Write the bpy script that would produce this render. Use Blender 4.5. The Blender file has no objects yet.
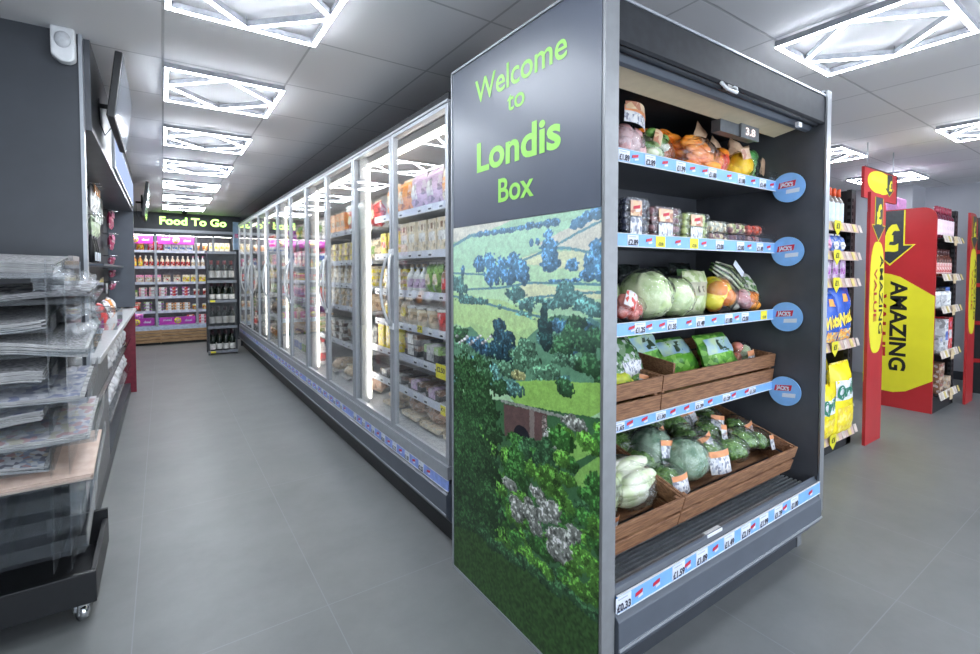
import bpy, math, random
import numpy as np
from mathutils import Vector, Matrix, noise
random.seed(7)
C = bpy.context.scene.collection
PI = math.pi
H = 1.3

# ------------------------------------------------------------------ materials
MATS = {}
def new_mat(name):
    m = bpy.data.materials.new(name); m.use_nodes = True
    nt = m.node_tree; nt.nodes.clear()
    out = nt.nodes.new('ShaderNodeOutputMaterial')
    MATS[name] = m
    return m, nt, out
def mat(name, col, rough=.5, metal=0., var=.12, scale=30., bump=0., spec=.5, emit=0., sx=(1,1,1), col2=None, coat=0.):
    """principled surface with a procedural noise variation"""
    if name in MATS: return MATS[name]
    m, nt, out = new_mat(name)
    b = nt.nodes.new('ShaderNodeBsdfPrincipled')
    b.inputs['Roughness'].default_value = rough; b.inputs['Metallic'].default_value = metal
    b.inputs['Specular IOR Level'].default_value = spec; b.inputs['Coat Weight'].default_value = coat
    tc = nt.nodes.new('ShaderNodeTexCoord'); mp = nt.nodes.new('ShaderNodeMapping'); mp.inputs['Scale'].default_value = sx
    nz = nt.nodes.new('ShaderNodeTexNoise'); nz.inputs['Scale'].default_value = scale; nz.inputs['Detail'].default_value = 3
    nt.links.new(tc.outputs['Object'], mp.inputs['Vector']); nt.links.new(mp.outputs['Vector'], nz.inputs['Vector'])
    cr = nt.nodes.new('ShaderNodeValToRGB')
    c2 = col2 if col2 else tuple(min(1, c*(1+var)) for c in col)
    c1 = col if col2 else tuple(c*(1-var) for c in col)
    cr.color_ramp.elements[0].color = (*c1, 1); cr.color_ramp.elements[1].color = (*c2, 1)
    cr.color_ramp.elements[0].position = .38; cr.color_ramp.elements[1].position = .62
    nt.links.new(nz.outputs['Fac'], cr.inputs['Fac']); nt.links.new(cr.outputs['Color'], b.inputs['Base Color'])
    if emit:
        nt.links.new(cr.outputs['Color'], b.inputs['Emission Color']); b.inputs['Emission Strength'].default_value = emit
    if bump:
        bp = nt.nodes.new('ShaderNodeBump'); bp.inputs['Strength'].default_value = bump; bp.inputs['Distance'].default_value = .01
        nt.links.new(nz.outputs['Fac'], bp.inputs['Height']); nt.links.new(bp.outputs['Normal'], b.inputs['Normal'])
    nt.links.new(b.outputs[0], out.inputs[0])
    return m
def printed(name, cols, scale=22., rough=.35, sx=(1,1,1)):
    """printed packaging: patches of several inks"""
    if name in MATS: return MATS[name]
    m, nt, out = new_mat(name)
    b = nt.nodes.new('ShaderNodeBsdfPrincipled'); b.inputs['Roughness'].default_value = rough
    tc = nt.nodes.new('ShaderNodeTexCoord'); mp = nt.nodes.new('ShaderNodeMapping'); mp.inputs['Scale'].default_value = sx
    vo = nt.nodes.new('ShaderNodeTexVoronoi'); vo.inputs['Scale'].default_value = scale
    sp = nt.nodes.new('ShaderNodeSeparateColor')
    cr = nt.nodes.new('ShaderNodeValToRGB'); cr.color_ramp.interpolation = 'CONSTANT'
    while len(cr.color_ramp.elements) < len(cols): cr.color_ramp.elements.new(.5)
    for i, c in enumerate(cols):
        cr.color_ramp.elements[i].position = i/len(cols); cr.color_ramp.elements[i].color = (*c, 1)
    nt.links.new(tc.outputs['Object'], mp.inputs['Vector']); nt.links.new(mp.outputs['Vector'], vo.inputs['Vector'])
    nt.links.new(vo.outputs['Color'], sp.inputs[0]); nt.links.new(sp.outputs[0], cr.inputs['Fac'])
    nt.links.new(cr.outputs['Color'], b.inputs['Base Color']); nt.links.new(b.outputs[0], out.inputs[0])
    return m
def emis(name, col, s):
    if name in MATS: return MATS[name]
    m, nt, out = new_mat(name)
    e = nt.nodes.new('ShaderNodeEmission'); e.inputs[0].default_value = (*col, 1); e.inputs[1].default_value = s
    nt.links.new(e.outputs[0], out.inputs[0]); return m
def clear(name, tint=(1,1,1), gain=1.0, rough=.03, haze=0., hazecol=(.9,.95,1), bump=0., bscale=40.):
    """thin clear sheet: see-through with a fresnel reflection and a little milkiness"""
    if name in MATS: return MATS[name]
    m, nt, out = new_mat(name)
    tr = nt.nodes.new('ShaderNodeBsdfTransparent'); tr.inputs[0].default_value = (*tint, 1)
    gl = nt.nodes.new('ShaderNodeBsdfGlossy'); gl.inputs['Roughness'].default_value = rough
    df = nt.nodes.new('ShaderNodeBsdfDiffuse'); df.inputs[0].default_value = (*hazecol, 1)
    fr = nt.nodes.new('ShaderNodeFresnel'); fr.inputs['IOR'].default_value = 1.5
    mu = nt.nodes.new('ShaderNodeMath'); mu.operation = 'MULTIPLY'; mu.inputs[1].default_value = gain; mu.use_clamp = True
    m1 = nt.nodes.new('ShaderNodeMixShader'); m1.inputs[0].default_value = haze
    m2 = nt.nodes.new('ShaderNodeMixShader')
    ge = nt.nodes.new('ShaderNodeNewGeometry'); ma = nt.nodes.new('ShaderNodeMath'); ma.operation = 'MULTIPLY_ADD'; ma.inputs[1].default_value = 1/1.5-1.5; ma.inputs[2].default_value = 1.5
    nt.links.new(ge.outputs['Backfacing'], ma.inputs[0]); nt.links.new(ma.outputs[0], fr.inputs['IOR'])
    nt.links.new(fr.outputs[0], mu.inputs[0]); nt.links.new(mu.outputs[0], m2.inputs[0])
    nt.links.new(tr.outputs[0], m1.inputs[1]); nt.links.new(df.outputs[0], m1.inputs[2])
    nt.links.new(m1.outputs[0], m2.inputs[1]); nt.links.new(gl.outputs[0], m2.inputs[2])
    if bump:
        tc = nt.nodes.new('ShaderNodeTexCoord'); nz = nt.nodes.new('ShaderNodeTexNoise'); nz.inputs['Scale'].default_value = bscale
        bp = nt.nodes.new('ShaderNodeBump'); bp.inputs['Strength'].default_value = bump; bp.inputs['Distance'].default_value = .02
        nt.links.new(tc.outputs['Object'], nz.inputs['Vector']); nt.links.new(nz.outputs['Fac'], bp.inputs['Height'])
        nt.links.new(bp.outputs[0], gl.inputs['Normal']); nt.links.new(bp.outputs[0], fr.inputs['Normal'])
    nt.links.new(m2.outputs[0], out.inputs[0]); return m

slate = mat('slate_paint', (.040,.046,.056), .42, var=.06, scale=6)
slate_dk = mat('dark_cabinet_lining', (.072,.077,.088), .40, var=.15, scale=5)
slate_mid = mat('grey_steel_panel', (.085,.10,.125), .40, var=.05, scale=8)
fascia_blk = mat('matt_black_fascia', (.022,.024,.028), .62, spec=.25)
black = mat('black_plastic', (.008,.009,.011), .45)
silver = mat('brushed_aluminium', (.50,.52,.54), .38, 1., var=.05, scale=60, sx=(1,1,.05))
silver2 = mat('satin_grey_frame', (.37,.395,.43), .4, .35, var=.04)
chrome = mat('chrome', (.75,.77,.8), .15, 1., var=.03)
white = mat('white_plastic', (.72,.74,.76), .4, var=.03)
railblue = mat('price_rail_blue', (.20,.44,.86), .35, var=.04)
ticket = mat('white_ticket', (.74,.78,.86), .5, var=.02)
yellow_t = mat('yellow_ticket', (.88,.80,.04), .5, var=.03)
ink = mat('dark_ink', (.03,.03,.06), .6)
red = mat('logo_red', (.62,.02,.05), .4, var=.05)
lime = mat('lime_vinyl', (.31,.70,.11), .45, var=.03)
wood = mat('crate_wood', (.17,.075,.036), .6, var=.3, scale=14, bump=.3, sx=(1,6,12), col2=(.31,.155,.075))
wood2 = mat('pale_crate_wood', (.30,.17,.08), .6, scale=10, sx=(1,6,14), col2=(.52,.34,.18))
glass = clear('door_glass', (.97,.985,.98), 1.25, .02, .015)
film = clear('clear_film', (.98,.985,.985), 1.9, .10, .03, bump=.6, bscale=45)
acrylic = clear('clear_acrylic', (.94,.955,.965), 1.0, .05, .012)

# ------------------------------------------------------------------ mesh builder
_text = {}
def text_mesh(s, bold=0.):
    k = (s, bold)
    if k not in _text:
        cu = bpy.data.curves.new('t', 'FONT'); cu.body = s; cu.size = 1; cu.offset = bold; cu.resolution_u = 4
        o = bpy.data.objects.new('t', cu); me = bpy.data.meshes.new_from_object(o)
        v = [tuple(p.co) for p in me.vertices]; f = [tuple(p.vertices) for p in me.polygons]
        bpy.data.objects.remove(o); bpy.data.curves.remove(cu); bpy.data.meshes.remove(me)
        x0 = min(p[0] for p in v); x1 = max(p[0] for p in v); y1 = max(p[1] for p in v)
        _text[k] = (v, f, x0, x1, y1)
    return _text[k]

class MB:
    def __init__(s): s.v = []; s.f = []; s.mi = []; s.sm = []; s.mats = []; s.M = Matrix()
    def m(s, mt):
        if mt not in s.mats: s.mats.append(mt)
        return s.mats.index(mt)
    def add(s, vs, fs, mt, smooth=False):
        n = len(s.v); s.v += [tuple(s.M @ Vector(p)) for p in vs]
        i = s.m(mt)
        for f in fs: s.f.append(tuple(n+k for k in f)); s.mi.append(i); s.sm.append(smooth)
        return s
    def box(s, x0, x1, y0, y1, z0, z1, mt):
        v = [(x0,y0,z0),(x1,y0,z0),(x1,y1,z0),(x0,y1,z0),(x0,y0,z1),(x1,y0,z1),(x1,y1,z1),(x0,y1,z1)]
        return s.add(v, [(0,3,2,1),(4,5,6,7),(0,1,5,4),(1,2,6,5),(2,3,7,6),(3,0,4,7)], mt)
    def prism(s, poly, a, b, mt, axis='x', smooth=False):
        """poly in the two other axes, extruded from a to b"""
        n = len(poly)
        def P(p, t):
            return {'x': (t,p[0],p[1]), 'y': (p[0],t,p[1]), 'z': (p[0],p[1],t)}[axis]
        v = [P(p,a) for p in poly]+[P(p,b) for p in poly]
        f = [tuple(range(n))[::-1], tuple(range(n,2*n))]+[(i,(i+1)%n,n+(i+1)%n,n+i) for i in range(n)]
        return s.add(v, f, mt, smooth)
    def tube(s, pts, r, mt, n=8, closed=False):
        pts = [Vector(p) for p in pts]; v = []; f = []; N = len(pts)
        for i, p in enumerate(pts):
            a = pts[i-1] if (i or closed) else p; b = pts[(i+1)%N] if (i < N-1 or closed) else p
            d = (b-a).normalized(); u = d.orthogonal().normalized() if i == 0 else (u-d*u.dot(d)).normalized(); w = d.cross(u)
            rr = r[i] if isinstance(r, (list,tuple)) else r
            v += [tuple(p+(u*math.cos(2*PI*k/n)+w*math.sin(2*PI*k/n))*rr) for k in range(n)]
        for i in range(N if closed else N-1):
            j = (i+1)%N
            f += [(i*n+k, i*n+(k+1)%n, j*n+(k+1)%n, j*n+k) for k in range(n)]
        if not closed: f += [tuple(range(n))[::-1], tuple(range((N-1)*n, N*n))]
        return s.add(v, f, mt, True)
    def lathe(s, prof, mt, n=14, c=(0,0,0), caps=True, sx=1, sy=1):
        v = []; f = []
        for r, z in prof: v += [(c[0]+sx*r*math.cos(2*PI*k/n), c[1]+sy*r*math.sin(2*PI*k/n), c[2]+z) for k in range(n)]
        for i in range(len(prof)-1): f += [(i*n+k, i*n+(k+1)%n, (i+1)*n+(k+1)%n, (i+1)*n+k) for k in range(n)]
        if caps: f += [tuple(range(n))[::-1], tuple(range((len(prof)-1)*n, len(prof)*n))]
        return s.add(v, f, mt, True)
    def blob(s, c, r, mt, amp=.0, fr=3., seg=14, seed=0, fn=None):
        v = []; f = []; n = seg; mrows = max(6, seg*2//3)
        for i in range(mrows+1):
            th = PI*i/mrows
            for k in range(n):
                ph = 2*PI*k/n
                d = Vector((math.sin(th)*math.cos(ph), math.sin(th)*math.sin(ph), math.cos(th)))
                q = 1+amp*noise.noise(d*fr+Vector((seed*3.7, seed*1.3, 0)))*2
                if fn: q *= fn(th, ph)
                v.append((c[0]+r[0]*d.x*q, c[1]+r[1]*d.y*q, c[2]+r[2]*d.z*q))
        for i in range(mrows): f += [(i*n+k, (i+1)*n+k, (i+1)*n+(k+1)%n, i*n+(k+1)%n) for k in range(n)]
        return s.add(v, f, mt, True)
    def sheet(s, fn, nx, ny, mt, smooth=True, pick=None):
        """grid surface fn(u,v); pick(u,v) may choose another material per face"""
        v = [fn(i/nx, j/ny) for j in range(ny+1) for i in range(nx+1)]
        F = {}
        for j in range(ny):
            for i in range(nx):
                mm = pick((i+.5)/nx, (j+.5)/ny) if pick else mt
                F.setdefault(mm, []).append((j*(nx+1)+i, j*(nx+1)+i+1, (j+1)*(nx+1)+i+1, (j+1)*(nx+1)+i))
        n = len(s.v); s.v += [tuple(s.M @ Vector(p)) for p in v]
        for mm, fs in F.items():
            i = s.m(mm)
            for f in fs: s.f.append(tuple(n+k for k in f)); s.mi.append(i); s.sm.append(smooth)
        return s
    def pillow(s, w, h, d, mt, crimp=None, nx=10, nz=12, amp=.04, seed=0, z0=0, pick=None, y=0):
        """soft sealed bag standing on z0, facing -y"""
        def th(u, v):
            a = max(0, 1-abs(2*u-1)**2.6)**.55; b = max(0, 1-abs(2*v-1)**3.2)**.6
            return d/2*a*b*(1+.35*noise.noise(Vector((u*4+seed, v*5, seed*2.1))))
        def P(sgn):
            def fn(u, v):
                k = 1-.07*math.sin(PI*v)
                x = (u-.5)*w*k+amp*w*noise.noise(Vector((seed, v*3, 5)))
                return (x, y+sgn*th(u, v)+.1*d*noise.noise(Vector((u*2, v*2, seed))), z0+h*v+amp*h*.5*noise.noise(Vector((u*3, seed, 1)))*(v > .5))
            return fn
        s.sheet(P(-1), nx, nz, mt, True, pick)
        s.sheet(lambda u, v: P(1)(1-u, v), nx, nz, mt, True)
        s.front = lambda u, v: P(-1)(u, v)
        if crimp:
            for zz in (z0-.008, z0+h-.004): s.box(-w*.46, w*.46, y-.0015, y+.0015, zz, zz+.014, crimp)
        return s
    def text(s, t, mt, M, width=None, height=None, bold=0., center=True, wrap=None):
        """lettering in the x/z plane facing -y at M"""
        v, f, x0, x1, y1 = text_mesh(t, bold)
        sy = height/.73 if height else (width/(x1-x0)); sx = width/(x1-x0) if width else sy
        cx = (x0+x1)/2 if center else x0
        old = s.M; s.M = old @ M
        vs = [((p[0]-cx)*sx, 0, p[1]*sy) for p in v]
        if wrap: vs = [wrap(p) for p in vs]
        s.add(vs, f, mt); s.M = old
        return s
    def mesh(s, name):
        me = bpy.data.meshes.new(name); me.from_pydata(s.v, [], s.f)
        for m_ in s.mats: me.materials.append(m_)
        me.polygons.foreach_set('material_index', s.mi); me.polygons.foreach_set('use_smooth', s.sm); me.update()
        return me
    def build(s, name, parent=None, bev=0, loc=None):
        o = bpy.data.objects.new(name, s.mesh(name)); C.objects.link(o)
        if parent: o.parent = parent
        if loc: o.location = loc
        if bev:
            b = o.modifiers.new('b', 'BEVEL'); b.width = bev; b.segments = 2; b.limit_method = 'ANGLE'
        return o

def tag(o, label, cat, group=None):
    o['label'] = label; o['category'] = cat
    if group: o['group'] = group
    return o
def thing(name, label, cat, loc=(0,0,0), rz=0, group=None):
    o = bpy.data.objects.new(name, None); C.objects.link(o); o.empty_display_size = .05
    o.location = loc; o.rotation_euler = (0,0,rz)
    return tag(o, label, cat, group)
def structure(o): o['kind'] = 'structure'; return o
def dup(root, loc, rz=0, label=None, group=None, scale=None, rot=None):
    r = root.copy(); C.objects.link(r); r.location = loc; r.rotation_euler = rot if rot else (0,0,rz)
    if scale: r.scale = scale
    if label: r['label'] = label
    if group: r['group'] = group
    for ch in list(root.children):
        c = ch.copy(); C.objects.link(c); c.parent = r
        for g in list(ch.children):
            d = g.copy(); C.objects.link(d); d.parent = c
    return r
def T3(x, y, z, rz=0, rx=0, ry=0):
    return Matrix.Translation((x,y,z)) @ Matrix.Rotation(rz,4,'Z') @ Matrix.Rotation(ry,4,'Y') @ Matrix.Rotation(rx,4,'X')
ORD = ['first','second','third','fourth','fifth','sixth','seventh']
MURAL=[('P','field',[(-0.029,1.499),(0.872,1.484),(0.885,0.191),(-0.039,-0.444)]),
('P','tan',[(-0.029,1.486),(0.464,1.488),(0.209,1.445),(-0.029,1.417)]),
('P','fieldA',[(-0.029,1.408),(0.209,1.441),(0.668,1.454),(0.872,1.464),(0.873,1.4),(0.572,1.369),(-0.03,1.261)]),
('P','tan',[(0.546,1.387),(0.735,1.439),(0.872,1.464),(0.873,1.353)]),
('P','cream',[(0.572,1.363),(0.873,1.359),(0.874,1.219),(0.345,1.229),(0.209,1.296)]),
('P','fieldB',[(-0.03,1.295),(0.406,1.332),(0.874,1.289),(0.875,1.191),(-0.03,1.173)]),
('P','cream',[(0.465,1.261),(0.874,1.241),(0.874,1.219),(0.465,1.209)]),
('P','fieldC',[(-0.03,1.208),(0.345,1.192),(0.671,1.145),(0.875,1.134),(0.877,0.993),(0.345,1.024),(-0.031,1.086)]),
('L','hedge',0.01,[(-0.003,1.407),(0.135,1.442),(0.344,1.448),(0.52,1.453),(0.668,1.457)]),
('L','hedge',0.006,[(-0.004,1.291),(0.279,1.285),(0.465,1.331),(0.646,1.379),(0.756,1.417),(0.865,1.448)]),
('L','hedge',0.006,[(0.572,1.376),(0.714,1.37),(0.866,1.342)]),
('L','hedge',0.006,[(-0.004,1.218),(0.345,1.237),(0.52,1.259),(0.67,1.262),(0.867,1.261)]),
('L','hedge',0.007,[(-0.004,1.192),(0.209,1.177),(0.465,1.156),(0.599,1.146)]),
('L','hedge',0.006,[(0.521,1.208),(0.715,1.229),(0.867,1.241)]),
('T','blue',0.209,1.445,0.029,0.012,0),
('T','blue',0.258,1.446,0.028,0.012,0),
('T','blue',0.312,1.446,0.026,0.011,0),
('T','blue',0.363,1.447,0.031,0.011,0),
('T','blue',0.418,1.446,0.024,0.011,0),
('T','blue',0.47,1.45,0.023,0.01,0),
('T','blue',0.52,1.453,0.027,0.014,0),
('T','blue',0.567,1.452,0.02,0.01,0),
('T','blue',0.612,1.455,0.02,0.013,0),
('T','blue',0.65,1.455,0.023,0.013,0),
('T','blue',0.756,1.446,0.029,0.018,0),
('T','blue',0.788,1.458,0.032,0.018,0),
('T','blue',0.827,1.466,0.034,0.02,0),
('T','blue',0.735,1.436,0.021,0.012,0),
('T','blue',0.08,1.304,0.016,0.021,0),
('T','blue',0.209,1.323,0.043,0.035,0),
('T','blue',0.279,1.334,0.047,0.038,0),
('T','blue',0.292,1.285,0.054,0.046,0),
('T','blue',0.357,1.311,0.038,0.041,0),
('T','blue',0.43,1.332,0.053,0.032,0),
('T','blue',0.465,1.303,0.045,0.042,0),
('T','blue',0.488,1.276,0.033,0.028,0),
('T','blue',0.395,1.282,0.049,0.033,0),
('T','blue',0.617,1.419,0.024,0.016,0),
('T','blue',0.622,1.381,0.039,0.026,0),
('T','blue',0.617,1.348,0.044,0.029,0),
('T','blue',0.627,1.319,0.048,0.026,0),
('T','blue',0.531,1.395,0.011,0.014,0),
('T','blue',0.562,1.4,0.013,0.013,0),
('T','blue',0.727,1.318,0.03,0.021,0),
('T','blue',0.828,1.36,0.031,0.034,0),
('T','blue',0.813,1.326,0.035,0.035,0),
('T','blue',0.844,1.303,0.03,0.04,0),
('T','blue',0.79,1.288,0.036,0.018,0),
('T','blue',0.865,1.387,0.022,0.028,0),
('T','blue',0.706,1.269,0.027,0.006,0),
('T','blue',0.651,1.268,0.033,0.006,0),
('T','blue',0.745,1.273,0.025,0.006,0),
('T','teal',0.103,1.18,0.071,0.025,0),
('T','teal',0.209,1.181,0.065,0.016,0),
('T','teal',0.055,1.245,0.033,0.038,0),
('T','teal',0.013,1.248,0.034,0.034,0),
('T','teal',0.071,1.225,0.049,0.021,0),
('T','teal',0.448,1.215,0.058,0.032,0),
('T','teal',0.499,1.186,0.055,0.024,0),
('T','teal',0.573,1.204,0.036,0.01,0),
('T','teal',0.697,1.241,0.04,0.028,0),
('T','teal',0.737,1.218,0.047,0.027,0),
('T','teal',0.67,1.202,0.046,0.022,0),
('T','teal',0.778,1.199,0.049,0.024,0),
('T','teal',0.815,1.187,0.039,0.026,0),
('T','teal',0.628,1.193,0.039,0.019,0),
('T','teal',0.345,1.166,0.013,0.011,0),
('P','mid',[(-0.031,1.02),(0.209,1.098),(0.466,1.11),(0.67,1.161),(0.875,1.162),(0.877,0.937),(0.672,0.907),(0.345,0.874),(-0.032,0.821)]),
('T','mid',0.095,0.992,0.086,0.037,0),
('T','mid',0.269,0.98,0.073,0.035,0),
('T','teal',0.309,0.882,0.073,0.035,0),
('T','mid',0.741,1.118,0.033,0.028,0),
('T','mid',0.84,1.001,0.025,0.023,0),
('T','dgreen',0.655,1.042,0.035,0.021,0),
('T','blue2',0.83,1.006,0.043,0.015,0),
('T','mid',0.339,0.947,0.072,0.028,0),
('T','mid',0.452,0.991,0.05,0.022,0),
('T','teal',0.307,0.918,0.042,0.031,0),
('T','mid',0.328,0.989,0.067,0.022,0),
('T','dgreen',0.655,1.136,0.046,0.023,0),
('T','blue2',0.228,1.0,0.056,0.031,0),
('T','teal',0.805,1.143,0.041,0.019,0),
('T','teal',0.589,0.953,0.04,0.02,0),
('T','teal',0.49,1.127,0.063,0.034,0),
('T','teal',0.699,0.952,0.036,0.021,0),
('T','blue2',0.195,0.938,0.074,0.022,0),
('T','mid',0.616,0.951,0.033,0.023,0),
('T','teal',0.839,1.101,0.031,0.021,0),
('T','mid',0.408,0.934,0.057,0.026,0),
('T','teal',0.253,0.878,0.044,0.021,0),
('T','dgreen',0.212,0.934,0.07,0.031,0),
('T','teal',0.589,1.074,0.034,0.025,0),
('T','dgreen',0.724,1.071,0.039,0.019,0),
('T','mid',0.458,1.075,0.063,0.027,0),
('T','dgreen',0.052,1.029,0.076,0.038,0),
('T','mid',0.454,1.072,0.036,0.034,0),
('T','mid',0.576,0.922,0.06,0.028,0),
('T','teal',0.786,1.018,0.036,0.016,0),
('T','dgreen',0.257,0.89,0.056,0.032,0),
('T','mid',0.741,1.026,0.039,0.025,0),
('T','mid',0.664,1.094,0.055,0.017,0),
('T','dgreen',0.846,0.98,0.024,0.027,0),
('T','teal',0.166,0.847,0.085,0.034,0),
('T','mid',0.495,1.027,0.064,0.021,0),
('T','teal',0.016,0.831,0.083,0.027,0),
('T','mid',0.436,0.947,0.066,0.028,0),
('T','blue2',0.79,1.121,0.032,0.028,0),
('T','blue2',0.724,1.059,0.038,0.017,0),
('T','blue2',0.671,1.128,0.052,0.025,0),
('T','blue2',0.179,1.014,0.085,0.026,0),
('P','fieldD',[(0.071,1.103),(0.345,1.147),(0.599,1.132),(0.466,1.04),(0.332,1.004),(0.209,1.046)]),
('P','fieldC',[(-0.03,1.16),(0.209,1.165),(0.521,1.139),(0.574,1.117),(0.376,1.069),(0.134,1.092),(-0.031,1.064)]),
('T','navy',0.345,1.095,0.045,0.026,0),
('T','navy',0.37,1.053,0.069,0.033,0),
('T','navy',0.326,1.003,0.065,0.034,0),
('T','navy',0.395,1.005,0.061,0.037,0),
('T','dark',0.599,1.146,0.02,0.046,0),
('T','dark',0.599,1.106,0.035,0.046,0),
('T','dark',0.609,1.068,0.039,0.033,0),
('T','dgreen',0.737,1.105,0.056,0.037,0),
('T','dgreen',0.694,1.069,0.054,0.031,0),
('T','dgreen',0.779,1.08,0.049,0.033,0),
('T','dgreen',0.75,1.146,0.038,0.021,0),
('T','dgreen',0.823,1.1,0.035,0.035,0),
('T','dgreen',0.8,1.023,0.052,0.035,0),
('T','mid',0.505,1.041,0.049,0.028,0),
('T','mid',0.466,1.001,0.057,0.028,0),
('T','mid',0.522,0.988,0.054,0.028,0),
('T','mid',0.574,0.963,0.056,0.023,0),
('T','mid',0.634,0.98,0.043,0.019,0),
('T','mid',0.671,1.018,0.042,0.022,0),
('T','white',0.029,1.022,0.013,0.007,0),
('T','white',0.051,0.995,0.013,0.007,0),
('T','white',0.072,1.006,0.013,0.007,0),
('T','white',0.093,1.017,0.013,0.007,0),
('T','white',0.114,1.028,0.013,0.007,0),
('T','white',0.134,1.001,0.012,0.007,0),
('T','white',0.154,1.012,0.012,0.007,0),
('T','white',0.173,1.022,0.012,0.006,0),
('T','white',0.193,1.033,0.012,0.006,0),
('T','white',0.212,1.043,0.012,0.006,0),
('T','white',0.23,1.017,0.011,0.006,0),
('T','white',0.249,1.027,0.011,0.006,0),
('T','white',0.267,1.037,0.011,0.006,0),
('T','white',0.284,1.047,0.011,0.006,0),
('P','grass',[(0.345,0.885),(0.575,0.936),(0.877,0.982),(0.878,0.914),(0.802,0.866),(0.625,0.847),(0.438,0.824)]),
('P','grass',[(0.466,0.887),(0.672,0.942),(0.877,0.976),(0.878,0.923),(0.718,0.863),(0.575,0.842)]),
('T','dgreen',0.699,0.935,0.04,0.028,0),
('T','teal',0.42,0.878,0.072,0.029,0),
('T','dgreen',0.345,0.863,0.051,0.034,0),
('T','olive',0.466,0.93,0.046,0.018,0),
('P','dgreen',[(-0.032,0.755),(0.345,0.817),(0.672,0.852),(0.878,0.88),(0.892,0.254),(0.677,0.212),(-0.036,0.082)]),
('P','brick',[(0.371,0.808),(0.42,0.812),(0.615,0.835),(0.616,0.746),(0.523,0.712),(0.377,0.691)]),
('P','stoneT',[(0.522,0.826),(0.549,0.829),(0.549,0.726),(0.523,0.718)]),
('L','stone',0.008,[(0.358,0.817),(0.522,0.829),(0.682,0.839)]),
('T','black',0.478,0.72,0.045,0.036,1),
('P','black',[(0.438,0.708),(0.517,0.731),(0.517,0.682),(0.438,0.657)]),
('T','stoneT',0.601,0.781,0.015,0.04,0),
('T','white2',0.74,0.832,0.06,0.025,0),
('T','white2',0.65,0.756,0.057,0.032,0),
('P','grass2',[(0.762,0.697),(0.879,0.795),(0.88,0.681),(0.783,0.644),(0.728,0.648)]),
('P','grass2',[(0.673,0.744),(0.878,0.852),(0.879,0.806),(0.741,0.714),(0.601,0.648)]),
('T','lgreen',0.844,0.617,0.048,0.026,0),
('T','mgreen',0.317,0.377,0.051,0.03,0),
('T','dgreen',0.635,0.286,0.068,0.032,0),
('T','lgreen',0.695,0.56,0.052,0.04,0),
('T','dgreen',0.528,0.685,0.044,0.042,0),
('T','mgreen',0.261,0.581,0.091,0.034,0),
('T','lgreen',0.849,0.841,0.027,0.026,0),
('T','dgreen',0.579,0.488,0.053,0.025,0),
('T','lgreen',0.859,0.537,0.042,0.026,0),
('T','dgreen',0.818,0.599,0.036,0.036,0),
('T','mgreen',0.744,0.491,0.042,0.027,0),
('T','dgreen',0.414,0.452,0.049,0.044,0),
('T','mgreen',0.442,0.375,0.069,0.045,0),
('T','mgreen',0.812,0.667,0.037,0.026,0),
('T','lgreen',0.096,0.621,0.101,0.05,0),
('T','dgreen',0.608,0.495,0.07,0.025,0),
('T','lgreen',0.827,0.339,0.045,0.033,0),
('T','mgreen',0.717,0.476,0.058,0.035,0),
('T','mgreen',0.537,0.627,0.046,0.031,0),
('T','mgreen',0.81,0.63,0.055,0.027,0),
('T','mgreen',0.497,0.392,0.046,0.036,0),
('T','mgreen',0.684,0.462,0.045,0.03,0),
('T','mgreen',0.64,0.592,0.064,0.038,0),
('T','mgreen',0.533,0.377,0.072,0.041,0),
('T','mgreen',0.233,0.511,0.057,0.029,0),
('T','dgreen',0.464,0.381,0.063,0.046,0),
('T','lgreen',0.344,0.364,0.08,0.032,0),
('T','mgreen',0.836,0.799,0.029,0.038,0),
('T','mgreen',0.69,0.401,0.063,0.04,0),
('T','lgreen',0.701,0.5,0.055,0.033,0),
('T','mgreen',0.546,0.67,0.055,0.025,0),
('T','mgreen',0.338,0.448,0.085,0.034,0),
('T','lgreen',0.454,0.475,0.052,0.04,0),
('T','dgreen',0.166,0.574,0.097,0.035,0),
('T','dgreen',0.586,0.497,0.042,0.041,0),
('T','mgreen',0.865,0.5,0.035,0.023,0),
('T','mgreen',0.567,0.657,0.059,0.042,0),
('T','mgreen',0.384,0.303,0.07,0.027,0),
('T','dgreen',0.641,0.644,0.044,0.041,0),
('T','lgreen',0.636,0.595,0.064,0.041,0),
('T','lgreen',0.802,0.494,0.045,0.031,0),
('T','lgreen',0.858,0.672,0.031,0.021,0),
('T','lgreen',0.561,0.28,0.038,0.038,0),
('T','lgreen',0.411,0.344,0.072,0.029,0),
('T','dgreen',0.856,0.436,0.049,0.022,0),
('T','lgreen',0.31,0.514,0.088,0.05,0),
('T','mgreen',0.297,0.526,0.086,0.034,0),
('T','lgreen',0.456,0.363,0.048,0.036,0),
('T','mgreen',0.552,0.434,0.066,0.039,0),
('T','lgreen',0.495,0.641,0.058,0.034,0),
('T','mgreen',0.85,0.68,0.052,0.037,0),
('T','lgreen',0.474,0.282,0.051,0.036,0),
('T','mgreen',0.104,0.448,0.094,0.046,0),
('T','lgreen',0.628,0.607,0.055,0.037,0),
('T','lgreen',0.73,0.467,0.045,0.041,0),
('T','lgreen',0.251,0.514,0.055,0.051,0),
('T','lgreen',0.376,0.35,0.084,0.028,0),
('T','lgreen',0.698,0.787,0.053,0.027,0),
('T','dgreen',0.615,0.421,0.064,0.043,0),
('T','lgreen',0.126,0.606,0.092,0.054,0),
('T','mgreen',0.691,0.436,0.035,0.026,0),
('T','dgreen',0.221,0.342,0.076,0.036,0),
('T','lgreen',0.49,0.499,0.069,0.026,0),
('T','lgreen',0.237,0.526,0.068,0.049,0),
('T','mgreen',0.833,0.5,0.037,0.033,0),
('T','lgreen',0.297,0.673,0.061,0.043,0),
('T','lgreen',0.398,0.377,0.084,0.044,0),
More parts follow.
